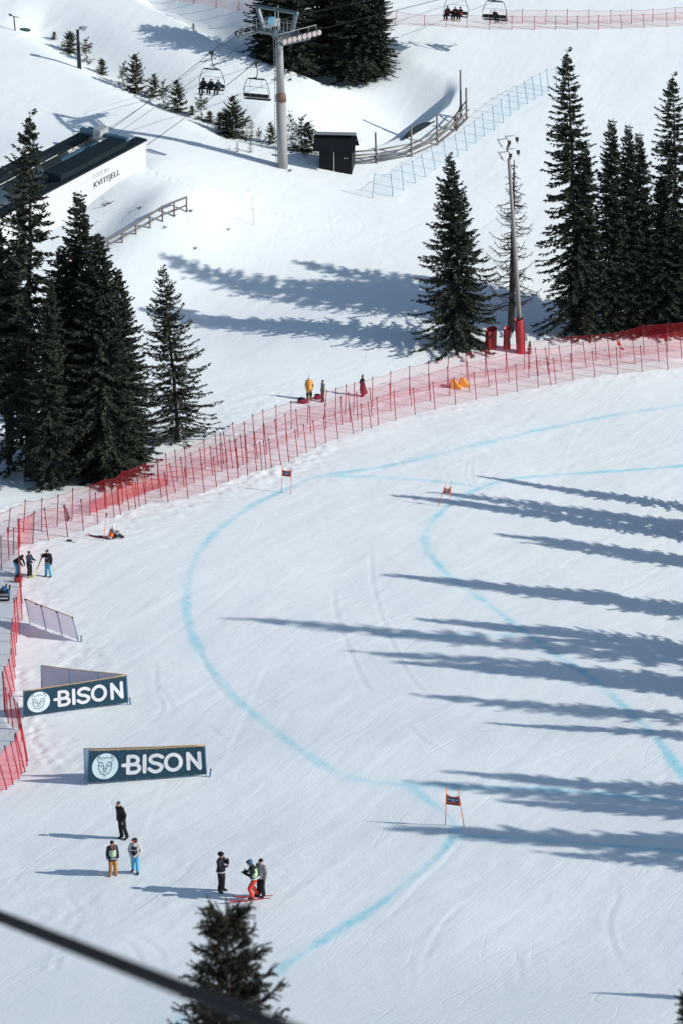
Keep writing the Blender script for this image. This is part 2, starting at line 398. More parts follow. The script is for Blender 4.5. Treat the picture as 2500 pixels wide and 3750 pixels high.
def tag(o, label, cat, group=None, kind=None):
    if label: o['label'] = label
    if cat: o['category'] = cat
    if group: o['group'] = group
    if kind: o['kind'] = kind
    return o
def thing(name, loc, label, cat, group=None, rz=0, rot=None, scale=None):
    o = bpy.data.objects.new(name, None); COL.objects.link(o); o.location = tuple(map(float, loc))
    o.empty_display_size = .3
    o.rotation_euler = rot if rot else (0, 0, rz)
    if scale: o.scale = scale
    return tag(o, label, cat, group)
def remesh(mb, voxel):
    me = mb.mesh('tmp', [BLACK]); o = bpy.data.objects.new('tmp', me); COL.objects.link(o)
    md = o.modifiers.new('r', 'REMESH'); md.mode = 'VOXEL'; md.voxel_size = voxel; md.use_smooth_shade = True
    sm = o.modifiers.new('s', 'SMOOTH'); sm.factor = .5; sm.iterations = 2
    dg = bpy.context.evaluated_depsgraph_get(); dg.update()
    out = bpy.data.meshes.new_from_object(o.evaluated_get(dg))
    bpy.data.objects.remove(o); bpy.data.meshes.remove(me)
    return out
def text_mesh(body, size, name='lettering', align='LEFT', spacing=1.0):
    c = bpy.data.curves.new('t', 'FONT'); c.body = body; c.size = size; c.align_x = align; c.space_character = spacing
    o = bpy.data.objects.new('t', c); COL.objects.link(o)
    dg = bpy.context.evaluated_depsgraph_get(); dg.update()
    me = bpy.data.meshes.new_from_object(o.evaluated_get(dg)); me.name = name
    bpy.data.objects.remove(o)
    return me
def frame(org, ax, ay, az):
    M = Matrix.Identity(4)
    for i, a in enumerate((ax, ay, az)):
        for j in range(3): M[j][i] = float(a[j])
    for j in range(3): M[j][3] = float(org[j])
    return M
# ================================================================ SNOW
def axis(segs):
    out = [segs[0][0]]
    for a, b, s in segs:
        n = max(1, int(round((b-a)/s))); out += list(np.linspace(a, b, n+1)[1:])
    return np.array(out)
AX = axis([(-1400, -200, 120), (-200, -60, 10), (-60, -39, 1.5), (-39, -26, .26), (-26, 26, .165), (26, 39, .26), (39, 60, 1.5), (60, 200, 10), (200, 1400, 120)])
AY = axis([(-700, -60, 60), (-60, 60, 6), (60, 104, 1.5), (104, 216, .165), (216, 300, .24), (300, 340, 1.5), (340, 500, 10), (500, 1500, 100)])
GX, GY = np.meshgrid(AX, AY)
GZ = H(GX, GY)
gx, gy = GX.ravel(), GY.ravel(); gz = GZ.ravel().copy()
dye = np.zeros(gx.shape); dirt_shade = np.zeros(gx.shape); roughm = np.zeros(gx.shape)
vis = (gy > 100) & (gy < 330) & (np.abs(gx) < 45)
def near(poly, rad):
    a = np.array(poly); m = (gx > a[:, 0].min()-rad) & (gx < a[:, 0].max()+rad) & (gy > a[:, 1].min()-rad) & (gy < a[:, 1].max()+rad)
    return np.nonzero(m)[0]
def smooth_poly(pts, n=6):
    pts = [np.array(p, float) for p in pts]; out = []
    for i in range(len(pts)-1):
        p0, p1, p2, p3 = pts[max(i-1, 0)], pts[i], pts[i+1], pts[min(i+2, len(pts)-1)]
        for k in range(n):
            t = k/n
            out.append(.5*((2*p1)+(-p0+p2)*t+(2*p0-5*p1+4*p2-p3)*t*t+(-p0+3*p1-3*p2+p3)*t**3))
    out.append(pts[-1]); return out
def dyeline(pts, half, strength):
    poly = [PD(x, y)[:2] for x, y in smooth_poly(pts, 4)]
    idx = near(poly, 2.5); d, s, al, tot = seg_dist(gx[idx], gy[idx], poly)
    d = d + .12*vnoise(gx[idx]*.9, gy[idx]*.9, 11)
    v = 1.42*strength*(np.exp(-(np.maximum(d, 0)/half)**3))*(.72+.3*vnoise(gx[idx]*.35, gy[idx]*.35, 12)+.25*vnoise(gx[idx]*1.3, gy[idx]*1.3, 13))
    # a faint overspray on one side
    v = np.maximum(v, .14*strength*np.exp(-(np.maximum(d, 0)/(half*2.4))**2))
    dye[idx] = np.maximum(dye[idx], v)
dyeline([(1568, 930), (1400, 955), (1250, 985), (1100, 1020), (960, 1055), (850, 1077), (740, 1092), (690, 1110), (600, 1150), (530, 1195), (470, 1250), (440, 1310), (428, 1380), (435, 1440), (465, 1500), (510, 1565), (570, 1630), (640, 1685), (710, 1735), (765, 1770), (815, 1788)], .28, .62)
dyeline([(790, 1786), (900, 1800), (1050, 1808), (1250, 1812), (1400, 1825), (1600, 1848)], .28, .55)
dyeline([(1600, 1068), (1400, 1083), (1250, 1092), (1160, 1103), (1090, 1125), (1030, 1160), (985, 1205), (975, 1240), (990, 1280), (1040, 1330), (1110, 1380), (1190, 1440), (1270, 1500), (1360, 1560), (1430, 1620), (1500, 1690), (1540, 1740), (1575, 1790)], .28, .72)
dyeline([(730, 1093), (850, 1095), (950, 1102), (1060, 1112), (1110, 1122)], .28, .55)
dyeline([(940, 1806), (970, 1830), (1010, 1860), (1040, 1890), (1035, 1930), (985, 1985), (920, 2040), (850, 2090), (760, 2150), (690, 2195), (620, 2235), (500, 2300), (380, 2360)], .28, .72)
dyeline([(860, 1458), (950, 1460), (1100, 1460), (1215, 1456)], .24, .6)
dyeline([(1045, 1920), (1200, 1925), (1350, 1938), (1600, 1958)], .26, .75)
# ---- ski tracks pressed into the snow
def track(poly, depth=.035, wid=.13):
    idx = near(poly, .8)
    if not len(idx): return
    d, s, al, tot = seg_dist(gx[idx], gy[idx], poly)
    e = np.clip(np.minimum(al, tot-al)/1.5, 0, 1)
    gz[idx] += e*(-depth*np.exp(-(d/wid)**2)+depth*.7*np.exp(-(((d*np.where(s > 0, 1, -1))-wid*1.7)/wid)**2))
NT = [[(572, 2415), (574, 2529), (596, 2588), (569, 2632), (520, 2651)], [(574, 2502), (623, 2572), (648, 2610)], [(726, 2372), (759, 2447), (802, 2518), (850, 2572)],
      [(742, 2643), (797, 2686), (850, 2718)], [(2256, 3231), (2257, 3294), (2235, 3343), (2226, 3393), (2235, 3442), (2277, 3526), (2361, 3617)], [(1793, 3631), (1891, 3554), (1968, 3470)],
      [(1400, 3640), (1535, 3530), (1605, 3400), (1710, 3290)], [(1400, 3380), (1540, 3230), (1632, 3147), (1700, 3056)], [(1220, 2150), (1236, 2264), (1276, 2376), (1324, 2487), (1372, 2551)],
      [(1355, 2010), (1363, 2137), (1403, 2280), (1483, 2455), (1563, 2551)], [(1480, 2640), (1560, 2720), (1700, 2790)], [(250, 3260), (262, 3300), (300, 3340), (330, 3370)], [(420, 3430), (490, 3470), (515, 3520), (508, 3560)],
      [(460, 3410), (560, 3460), (600, 3510), (600, 3560)], [(1715, 1660), (1700, 1740), (1730, 1800)], [(1730, 1655), (1722, 1740), (1745, 1800)],
      [(620, 960), (590, 1010)], [(645, 950), (612, 1015)], [(1140, 800), (1200, 830), (1260, 790), (1340, 800)], [(1200, 780), (1215, 850), (1250, 880)],
      [(2168, 315), (2200, 345), (2190, 380), (2150, 430)], [(2150, 330), (2180, 330), (2205, 350)], [(1350, 900), (1600, 780), (1800, 640), (1960, 560)], [(1500, 980), (1760, 830), (1920, 690)], [(850, 560), (1000, 700), (1040, 720)],
      [(0, 335), (60, 360), (120, 420)], [(90, 640), (130, 700), (120, 760)], [(1260, 760), (1330, 830), (1250, 890)]]
for pl in NT: track([P(a, b)[:2] for a, b in smooth_poly(pl, 5)], .022, .11)
for k in range(150):
    sx = rng.uniform(-24, 26); sy = rng.uniform(112, 262)
    th = R(60)+rng.normal(0, .30); cur = rng.normal(0, .018); n = int(rng.uniform(8, 26)); pts = [(sx, sy)]
    for i in range(n):
        th += cur; pts.append((pts[-1][0]+math.cos(th)*1.1, pts[-1][1]+math.sin(th)*1.1))
    track(pts, rng.uniform(.005, .013), rng.uniform(.10, .14))
    if rng.random() < .4: track([(a+.28, b-.1) for a, b in pts], rng.uniform(.005, .012), .11)
# ---- footprints
def prints(px, step=.55, depth=.07):
    poly = [P(a, b)[:2] for a, b in px]
    pts = []
    for a, b in zip(poly[:-1], poly[1:]):
        n = max(1, int(np.hypot(*(b-a))/step)); pts += [a+(b-a)*i/n for i in range(n)]
    for i, p in enumerate(pts):
        q = p+rng.normal(0, .09, 2); idx = near([q], .7)
        d = np.hypot(gx[idx]-q[0], gy[idx]-q[1]); gz[idx] += -depth*np.exp(-(d/.2)**2)+depth*.3*np.exp(-((d-.38)/.15)**2)
prints([(0, 330), (52, 344), (138, 373), (184, 396), (247, 436), (330, 490)])
prints([(525, 605), (570, 640), (640, 660), (700, 690), (760, 700)])
prints([(0, 1880), (60, 1850), (130, 1835), (150, 1850)])
prints([(905, 690), (920, 760), (1010, 780), (1090, 800)])
prints([(60, 2450), (90, 2560), (110, 2660), (150, 2760), (190, 2800)], .4, .05)
prints([(200, 3550), (260, 3420), (300, 3330)], .6, .03)
# ---- trampled / lumpy snow
ROW1 = [(72,2010,66,1900),(121,1992,127,1871),(179,1979,163,1859),(250,1965,235,1848),(307,1945,297,1827),(360,1921,349,1802),(420,1895,409,1783),(443,1885,429,1765),(475,1871,459,1761),(499,1862,485,1752),(512,1856,504,1752),(537,1847,521,1736),(618,1842,602,1726),(691,1825,677,1714),(750,1805,737,1692),(795,1785,782,1671),(839,1766,827,1650),(875,1751,864,1640),(909,1740,899,1631),(942,1727,932,1624),(961,1724,952,1616),(976,1720,966,1611),(996,1713,984,1604),(1030,1704,1014,1593),(1059,1691,1048,1581),(1092,1674,1080,1569),(1124,1658,1111,1553),(1158,1642,1146,1539),(1194,1624,1185,1525),(1238,1607,1228,1509),(1294,1589,1279,1490),(1325,1579,1320,1476),(1359,1569,1345,1469),(1384,1559,1378,1453),(1448,1540,1440,1430),(1519,1519,1511,1419),(1592,1501,1583,1397),(1667,1482,1660,1381),(1743,1465,1733,1361),(1820,1451,1810,1351),(1893,1435,1886,1331),(1970,1421,1961,1316),(2017,1411,2000,1307),(2035,1407,2023,1308),(2097,1394,2087,1294),(2177,1382,2166,1283),(2261,1372,2254,1270),(2350,1362,2343,1264),(2445,1353,2436,1253),(2545,1343,2536,1243)]
ROW2 = [(593,1825,577,1700),(645,1806,621,1693),(677,1785,662,1672),(714,1769,698,1655),(745,1755,732,1643),(781,1741,770,1632),(815,1728,807,1620),(854,1717,842,1608),(875,1712,863,1606),(893,1703,881,1591),(910,1696,899,1591),(945,1682,932,1580),(978,1665,967,1549),(1020,1639,1007,1533),(1053,1620,1044,1515),(1093,1603,1084,1498),(1139,1588,1134,1486),(1194,1571,1190,1476),(1253,1554,1247,1450),(1282,1546,1274,1434),(1309,1540,1304,1435),(1361,1525,1352,1419),(1430,1506,1425,1402),(1506,1486,1497,1380),(1575,1469,1568,1365),(1645,1451,1636,1342),(1719,1435,1709,1324),(1791,1417,1777,1307),(1863,1399,1852,1290),(1936,1383,1931,1273),(1969,1376,1958,1273),(2007,1372,1994,1272),(2057,1361,2045,1265),(2146,1350,2132,1249),(2234,1342,2223,1242),(2324,1333,2314,1233),(2412,1324,2402,1221),(2495,1312,2487,1209),(2580,1302,2572,1199)]
ROW3 = [(-35,1985,-22,1880),(30,1965,40,1858),(86,1948,94,1830),(153,1943,155,1823),(210,1927,214,1809),(264,1906,268,1787),(330,1887,331,1772),(390,1866,386,1748),(435,1851,429,1742),(450,1847,444,1725),(532,1811,533,1691),(581,1793,577,1677),(617,1777,607,1658),(651,1763,641,1645),(684,1749,677,1634),(753,1718,747,1608),(801,1702,788,1589),(821,1698,807,1584),(834,1693,819,1581),(864,1652,852,1545),(900,1641,896,1543),(933,1625,926,1517),(968,1610,963,1500),(1014,1590,1011,1483),(1068,1573,1066,1467),(1126,1555,1130,1455),(1187,1534,1197,1428),(1227,1525,1231,1419),(1263,1516,1267,1407),(1293,1509,1297,1400),(1362,1489,1363,1379),(1428,1466,1429,1359),(1498,1448,1498,1338),(1569,1432,1567,1321),(1636,1412,1640,1305),(1709,1396,1704,1288),(1777,1381,1774,1275),(1851,1365,1852,1257),(1918,1353,1919,1250),(1937,1350,1939,1249),(2008,1339,2008,1238),(2092,1329,2091,1226),(2181,1321,2176,1221),(2269,1311,2265,1211),(2358,1302,2350,1186),(2443,1291,2440,1181),(2530,1280,2527,1172)]
ROWL = [(121,1990,127,1871),(72,1996,71,1898),(76,2084,66,1970),(80,2150,70,2030),(83,2210,72,2085),(83,2270,73,2127),(72,2324,61,2185),(62,2353,53,2190),(60,2400,46,2265),(58,2444,41,2313),(58,2484,41,2374),(56,2530,32,2416),(47,2552,16,2440),(18,2607,10,2459),(23,2624,12,2464),(32,2648,21,2520),(50,2669,35,2534),(74,2673,51,2556),(83,2716,64,2573),(104,2787,70,2597),(102,2806,78,2650),(95,2828,57,2682),(82,2835,54,2692),(73,2853,40,2716),(51,2874,16,2731),(28,2892,-8,2765),(-15,2912,-48,2790)]
ROWM = [(6,2090,5,1962),(35,2052,29,1931),(51,2030,51,1931),(74,2002,71,1900)]
def rough_along(px, rad, amt, lump):
    poly = [P(a, b)[:2] for a, b in px]; idx = near(poly, rad*2.2)
    d, s, al, tot = seg_dist(gx[idx], gy[idx], poly); k = np.exp(-(d/rad)**2)
    roughm[idx] = np.maximum(roughm[idx], amt*k)
    gz[idx] += k*lump*(vnoise(gx[idx]*2.1, gy[idx]*2.1, 21)+.8*np.maximum(vnoise(gx[idx]*1.1, gy[idx]*1.1, 22), 0)+.5*vnoise(gx[idx]*3.6, gy[idx]*3.6, 23))
r1 = [(a, b) for a, b, _, _ in ROW1]
rough_along([(a+12, b+12) for a, b in r1[::2]], 1.0, 1.0, .024)
rough_along([(a, b) for a, b, _, _ in ROW3[::3]], 1.8, .7, .03)
rough_along([(420, 1950), (560, 1895), (800, 1810), (1000, 1735), (1200, 1650)], 1.6, .8, .03)
rough_along([(130, 2130), (170, 2250), (330, 2420), (120, 2480), (100, 2700), (200, 2780)], 2.2, .9, .03)
rough_along([(820, 1600), (860, 1520), (930, 1450), (1060, 1440)], 2.2, .8, .025)
rough_along([(100, 3230), (300, 3330), (700, 3260), (980, 3230)], 4, .45, .012)
rough_along([(1130, 1760), (1500, 1690), (1900, 1560)], 4.0, .35, .012)
roughm += .10*(vnoise(gx*.09, gy*.11, 31)+.5)
# bank under the front net: the piste lies a little lower than the netting
poly = [P(a+8, b+10)[:2] for a, b in r1[::2]]
idx = near(poly, 6); d, s, al, tot = seg_dist(gx[idx], gy[idx], poly)
# ---- bare, dirty patches, with the shade below the station painted in
def patch(px, py, rad, amt):
    p = P(px, py); idx = near([p[:2]], rad*2.5); d = np.hypot((gx[idx]-p[0]), (gy[idx]-p[1])*.7)
    dirt_shade[idx] = np.maximum(dirt_shade[idx], amt*np.exp(-(d/rad)**2))
for a in ((380, 745, 1.1, .9), (480, 790, 1.3, .9), (505, 775, 1.0, .8), (430, 830, 1.0, .5), (365, 820, .6, .9), (700, 790, .5, .8), (755, 785, .4, .6), (820, 840, .4, .6)): patch(*a)
# ---- small undulations everywhere in view
gz += np.where(vis, .012*vnoise(gx/1.6, gy/2.0, 41)+.005*vnoise(gx*1.7, gy*1.5, 42), 0)
ca, sa = math.cos(R(60)), math.sin(R(60))
u = gx*ca+gy*sa+1.5*vnoise(gx/9, gy/9, 43); v = -gx*sa+gy*ca+1.2*vnoise(gx/8, gy/8, 44)
gz += np.where(vis, .008*vnoise(u/7, v*1.25, 45)+.005*vnoise(u/4, v*2.6, 46), 0)
nX, nY = len(AX), len(AY)
me = bpy.data.meshes.new('snow_slope')
me.vertices.add(nX*nY); me.vertices.foreach_set('co', np.stack([gx, gy, gz], 1).ravel())
ii = (np.arange(nY-1)[:, None]*nX+np.arange(nX-1)[None, :]).ravel()
quads = np.stack([ii, ii+1, ii+nX+1, ii+nX], 1).ravel()
nq = len(ii); me.loops.add(nq*4); me.loops.foreach_set('vertex_index', quads)
me.polygons.add(nq); me.polygons.foreach_set('loop_start', np.arange(0, nq*4, 4)); me.polygons.foreach_set('loop_total', np.full(nq, 4))
me.polygons.foreach_set('use_smooth', np.ones(nq, bool)); me.update(calc_edges=True)
for nm, arr in (('dye', dye), ('dirt_shade', dirt_shade), ('rough', np.clip(roughm, 0, 1.3))):
    at = me.attributes.new(nm, 'FLOAT', 'POINT'); at.data.foreach_set('value', arr.astype(np.float32))
me.materials.append(SNOW)
snow = bpy.data.objects.new('snow_slope', me); COL.objects.link(snow); tag(snow, 'groomed white ski slope with blue dye lines', None, kind='structure'); snow['category'] = 'ground'

# ================================================================ NET FENCES
def net_fence(name, label, cat, posts, netm, postm, tipm, group=None, rad=.033, seed=1, lo=.04, hi=.95, sub=5, sag=.07, ropes=True):
    rg = np.random.default_rng(seed)
    B, T = [], []
    for bx, by, tx, ty in posts:
        b = P(bx, by); dx, h = top3(b, tx, ty)
        B.append(b); T.append(b+np.array([dx, rg.normal(0, .05), h]))
    c = B[len(B)//2]
    root = thing(name, c, label, cat, group)
    for b, t in zip(B, T):
        m = MB(); o = b-c-np.array([0, 0, .12]); q = t-c; k = o+(q-o)*.90
        m.tube([o, k], rad, 6, 0); m.tube([k, q], rad*1.15, 6, 1)
        m.build('post', [postm, tipm], root, True)
    m = MB(); uvs = []; acc = 0
    for i in range(len(B)-1):
        L = np.linalg.norm(B[i+1]-B[i])
        slack = rg.uniform(.3, 1.3)*sag; bulge = rg.normal(0, .06)
        for k in range(sub):
            t0, t1 = k/sub, (k+1)/sub
            quad, uq = [], []
            for tt, e in ((t0, lo), (t1, lo), (t1, hi), (t0, hi)):
                bb = B[i]+(B[i+1]-B[i])*tt; tp = T[i]+(T[i+1]-T[i])*tt
                g = float(H(bb[0], bb[1])); bb = np.array([bb[0], bb[1], g if lo < .3 else bb[2]])
                q = bb+(tp-bb)*e
                s4 = 4*tt*(1-tt)
                q = q+np.array([bulge*s4*.5, bulge*s4, -slack*s4*(1 if e == hi else .2)])
                quad.append(q-c); uq.append((acc+L*tt, e*2.0))
            m.add(quad, [(0, 1, 2, 3)], 0); uvs += uq
        acc += L
    nf = len(m.f)
    if ropes:
        for e in ((hi, 3),):
            pts = []
            for i in range(len(m.f[:nf])):
                f = m.f[i]; pts.append(m.v[f[3]])
            pts.append(m.v[m.f[nf-1][2]])
            m.tube(pts, .011, 4, 1)
    meh = m.mesh('net', [netm, postm])
    ul = meh.uv_layers.new(name='UVMap')
    for i, q in enumerate(uvs): ul.data[i].uv = q
    o = bpy.data.objects.new('net', meh); COL.objects.link(o); o.parent = root
    return root
SG = 'rows of red safety netting along the piste'
net_fence('safety_net', 'red safety net row nearest the piste, its posts standing on the lumpy snow edge', 'safety net', ROW1, NET, REDPOST, DKTIP, SG, seed=1)
net_fence('safety_net', 'red safety net row running between the front and back net rows', 'safety net', ROW2, NET, REDPOST, DKTIP, SG, seed=2)
net_fence('safety_net', 'red safety net row nearest the spruces, seen against their dark lower branches', 'safety net', ROW3, NET, REDPOST, DKTIP, SG, seed=3)
net_fence('safety_net', 'red zigzag safety net descending beside the grey-backed banners', 'safety net', ROWL, NETL, REDPOST, DKTIP, SG, seed=4)
net_fence('safety_net', 'short red safety net return behind the person in turquoise trousers', 'safety net', ROWM, NET, REDPOST, DKTIP, SG, seed=5)
def c2n(pts, ox, oy, s=1.7422): return [(ox+a/s, oy+b/s, ox+c/s, oy+d/s) for a, b, c, d in pts]
BL = c2n([(760,565,755,427),(710,585,695,440),(670,610,650,463),(622,635,602,487),(575,662,553,517),(521,698,505,553),(468,740,452,592),(424,783,405,635),(364,828,351,678),(301,870,284,722),(247,915,234,767),(191,960,167,808),(133,1000,110,855),(56,1040,38,895)], 1600, 0)
BL += c2n([(1382,1083,1353,935),(1320,1130,1290,985),(1255,1170,1232,1022),(1180,1213,1163,1053),(1110,1255,1097,1103),(977,1265,995,1107)], 800, 0)
net_fence('blue_net', 'pale blue net on thin blue poles climbing past the wooden fence', 'safety net', BL, NETB, BLUEP, BLUEP, None, seed=6, rad=.028)
BK1 = [(560,-14,560,-60),(640,3,640,-45),(710,14,712,-40),(792,29,794,-20),(874,39,876,-10),(960,52,962,0),(1050,62,1052,8),(1150,72,1152,18),(1250,80,1252,26),(1350,86,1352,32),(1443,90,1453,40),(1552,95,1553,55),(1631,100,1631,48),(1708,103,1708,52),(1791,108,1791,56),(1873,109,1873,57),(1955,110,1955,57),(2033,108,2033,57),(2112,109,2112,57),(2190,108,2189,55),(2275,106,2270,53),(2357,102,2352,50),(2441,99,2438,45),(2530,94,2528,40)]
BK2 = [(1792,90,1795,35),(1851,89,1852,34),(1910,87,1912,32),(1996,90,1998,34),(2074,91,2076,34),(2154,90,2154,35),(2235,89,2235,36),(2310,87,2311,34),(2388,80,2389,32),(2470,76,2470,25),(2550,72,2550,20)]
net_fence('safety_net', 'red net on thin poles along the foot of the far upper slope', 'safety net', BK1, NET, REDPOST, DKTIP, 'far red nets', seed=8)
net_fence('safety_net', 'second red net behind the far one, upper right beyond the chairs', 'safety net', BK2, NET, REDPOST, DKTIP, 'far red nets', seed=9)

net_fence('net_bundle', 'bunched bright red netting slumped at the foot of the left spruces', 'safety net', [(330,1880,330,1836),(385,1862,383,1800),(437,1842,433,1782),(500,1818,497,1765),(560,1796,556,1750),(612,1776,608,1738)], NETA, REDPOST, DKTIP, None, seed=12, hi=.9, sag=.2)
# ================================================================ TREES
def crown_arrays(seed, h, r, base, power=.85, dens=1.0, droop=.35, wsp=.30, nper=6, tw=.075, tl=.42, up=.28, sparse=0.0):
    g = np.random.default_rng(seed)
    V, F, M_ = [], [], []; off = 0
    sticks = MB()
    z = base*h
    ph = g.uniform(0, 6.28)
    ztop = h*.985
    fat = 1+.25*np.sin(g.uniform(0, 6.28, 3))     # lopsided crown
    while z < ztop:
        t = (z-base*h)/(h-base*h)
        prof = (1-t)**power*(1-.35*math.exp(-t*14))
        n = max(3, int(round(nper*(1 if t < .85 else .7)+g.uniform(-1, 1))))
        for k in range(n):
            if g.random() < sparse: continue
            az = ph+2*math.pi*k/n+g.normal(0, .25)
            L = 1.28*r*prof*(g.uniform(.55, 1.15) if g.random() < .8 else g.uniform(.3, .6))*(1+.18*math.sin(az*1.0+fat[0]*5)+.1*math.sin(3*az+fat[1]*9+t*6))+.10
            d = np.array([math.cos(az), math.sin(az)])
            z0 = z+g.normal(0, wsp*.75)
            ns = 7; s = np.linspace(0, 1, ns)
            slope = up*(t-.25)*2.2
            zz = L*(slope*s-1.35*droop*(1-t*.6)*s**1.4+.30*s**3.5)
            px = np.stack([d[0]*L*s, d[1]*L*s, z0+zz], 1)
            px[1:-1, :2] += g.normal(0, .02*L, (ns-2, 2))
            sticks.tube(px, [max(.006, .016*L**.7*(1-.85*q)) for q in s], 3, 0, False)
            m = int(L/.029*dens)+6
            q = g.uniform(.08, 1.02, m)
            q = np.clip(q, 0, 1)
            base_p = np.stack([np.interp(q, s, px[:, i]) for i in range(3)], 1)
            side = np.where(g.random(m) < .5, 1, -1)
            perp = np.array([-d[1], d[0], 0]); fw = np.array([d[0], d[1], slope*.5])
            hang = g.uniform(0, 1, m)**1.2
            dirv = fw[None]*g.uniform(.3, .9, m)[:, None]+perp[None]*(side*g.uniform(.2, .95, m))[:, None]+np.array([0, 0, -1.0])[None]*(hang*(1.25-.7*t))[:, None]+np.array([0, 0, .25])[None]*g.uniform(0, 1, m)[:, None]
            dirv /= np.linalg.norm(dirv, axis=1)[:, None]
            ln = tl*(.6+.6*(1-q))*g.uniform(.5, 1.15, m)*min(1, .45+L*.45)
            rv = g.normal(0, 1, (m, 3)); wv = np.cross(dirv, rv); wv /= np.linalg.norm(wv, axis=1)[:, None]
            wv *= (1.18*tw*g.uniform(.7, 1.3, m))[:, None]*.5
            a = base_p; b = base_p+dirv*(ln*.45)[:, None]+wv; c = base_p+dirv*ln[:, None]; e = base_p+dirv*(ln*.45)[:, None]-wv
            V.append(np.stack([a, b, c, e], 1).reshape(-1, 3))
        z += wsp*(.5+.55*(1-t))*g.uniform(.6, 1.35); ph += 1.1
    # leader
    m = 26; q = g.uniform(.93, 1.0, m); a = np.stack([np.zeros(m), np.zeros(m), h*q], 1)
    an = g.uniform(0, 6.28, m); dv = np.stack([np.cos(an)*.6, np.sin(an)*.6, np.ones(m)*.7], 1); dv /= np.linalg.norm(dv, axis=1)[:, None]
    ln = .22*g.uniform(.6, 1.1, m); wv = np.cross(dv, g.normal(0, 1, (m, 3))); wv /= np.linalg.norm(wv, axis=1)[:, None]; wv *= tw*.45
    V.append(np.stack([a, a+dv*(ln*.5)[:, None]+wv, a+dv*ln[:, None], a+dv*(ln*.5)[:, None]-wv], 1).reshape(-1, 3))
    return np.concatenate(V), sticks
def crown_mesh(name, V, sticks, mats):
    n = len(V)//4
    sv = np.array(sticks.v) if sticks.v else np.zeros((0, 3))
    allv = np.concatenate([V, sv])
    me = bpy.data.meshes.new(name); me.vertices.add(len(allv)); me.vertices.foreach_set('co', allv.ravel())
    li = np.arange(n*4); nst = len(sticks.f); sl = [i+len(V) for f in sticks.f for i in f]
    me.loops.add(n*4+len(sl)); me.loops.foreach_set('vertex_index', np.concatenate([li, np.array(sl, dtype=int)]))
    st = np.concatenate([np.arange(0, n*4, 4), n*4+np.cumsum([0]+[len(f) for f in sticks.f])[:-1]]) if nst else np.arange(0, n*4, 4)
    tt = np.concatenate([np.full(n, 4), [len(f) for f in sticks.f]]) if nst else np.full(n, 4)
    me.polygons.add(n+nst); me.polygons.foreach_set('loop_start', st.astype(int)); me.polygons.foreach_set('loop_total', tt.astype(int))
    for m in mats: me.materials.append(m)
    me.polygons.foreach_set('material_index', np.concatenate([np.zeros(n), np.ones(nst)]).astype(int))
    me.update(calc_edges=True); return me
def trunk_mesh(h, rad, seed, n=8):
    g = np.random.default_rng(seed); m = MB()
    pts, rs = [], []
    for i in range(13):
        t = i/12; pts.append((g.normal(0, .03*h/15)*(t > 0), g.normal(0, .03*h/15)*(t > 0), -.5+(h+.5)*t if i else -.5)); rs.append(max(.012, rad*(1.25 if i == 0 else 1)*(1-t)**.85))
    m.tube(pts, rs, n, 0)
    return m.mesh('trunk', [BARK], True)
KINDS = {}
def kind(key, h, r, base, seed, rad=None, need=NEED, **kw):
    V, st = crown_arrays(seed, h, r, base, **kw)
    KINDS[key] = (h, crown_mesh('crown', V, st, [need, BARK]), trunk_mesh(h, rad or .013*h, seed))
kind('slim', 18, 2.0, .06, 11, power=.72, dens=1.25, droop=.45, nper=7, tw=.085, tl=.46)
kind('slim_open', 18, 2.0, .05, 12, power=.70, dens=.95, droop=.55, nper=6, tw=.08, tl=.42, sparse=.12)
kind('broad', 15, 3.6, .03, 13, power=.95, dens=1.15, droop=.40, nper=7, tw=.085, tl=.5)
kind('broad_open', 14, 3.4, .06, 14, power=.95, dens=.85, droop=.30, nper=6, tw=.075, tl=.42, sparse=.1)
kind('dense', 17, 3.4, .02, 15, power=.80, dens=1.5, droop=.45, nper=8, tw=.09, tl=.5)
kind('small_c', 2.6, .75, .05, 27, rad=.04, need=NEED2, power=.55, dens=1.0, droop=.05, wsp=.26, nper=5, tw=.05, tl=.3, up=.45, sparse=.25)
kind('far', 11, 2.1, .06, 28, power=.5, dens=1.2, droop=.5, nper=7, tw=.085, tl=.45)
kind('high', 18, 2.5, .26, 16, power=.75, dens=1.2, droop=.5, nper=7, tw=.085, tl=.48)
kind('small_a', 3.0, .95, .02, 17, rad=.04, need=NEED2, power=.85, dens=1.5, droop=.12, wsp=.16, nper=6, tw=.045, tl=.24, up=.35)
kind('small_b', 2.4, .85, .0, 18, rad=.035, need=NEED2, power=.65, dens=1.7, droop=.15, wsp=.14, nper=7, tw=.045, tl=.22, up=.35)
kind('small_thin', 2.2, .5, .04, 19, rad=.025, need=NEED2, power=.8, dens=.8, droop=.05, wsp=.19, nper=5, tw=.03, tl=.17, up=.4)
def tree(key, name, base, h, rs, label, group=None, rz=None, lean=(0, 0)):
    h0, cm, tm = KINDS[key]; s = h/h0
    root = thing(name, base, label, 'tree', group)
    root.scale = (s*rs, s*rs, s)
    root.rotation_euler = (lean[1], lean[0], random.uniform(0, 6.28) if rz is None else rz) if lean == (0, 0) else (lean[1], lean[0], 0)
    for nm, m in (('trunk', tm), ('crown', cm)):
        o = bpy.data.objects.new(nm, m); COL.objects.link(o); o.parent = root
    return root
LEANS = None
def ptree(key, bx, by, tx, ty, rs, label, group=None, name='spruce_tree', sink=0.0, rz=None):
    b = P(bx, by); dx, h = top3(b, tx, ty)
    a = math.atan2(dx, h)
    b = b-np.array([0, 0, sink])
    return tree(key, name, b, h+sink, rs, label, group, rz, (a, 0) if abs(a) > .004 else (0, 0))
GL = 'spruces in the left clump'; GR = 'spruces in the right clump'; GT = 'spruces behind the lift tower'
ptree('high', 34, 1699, -10, 820, 1.0, 'spruce at the left frame edge with a bare lower trunk', GL)
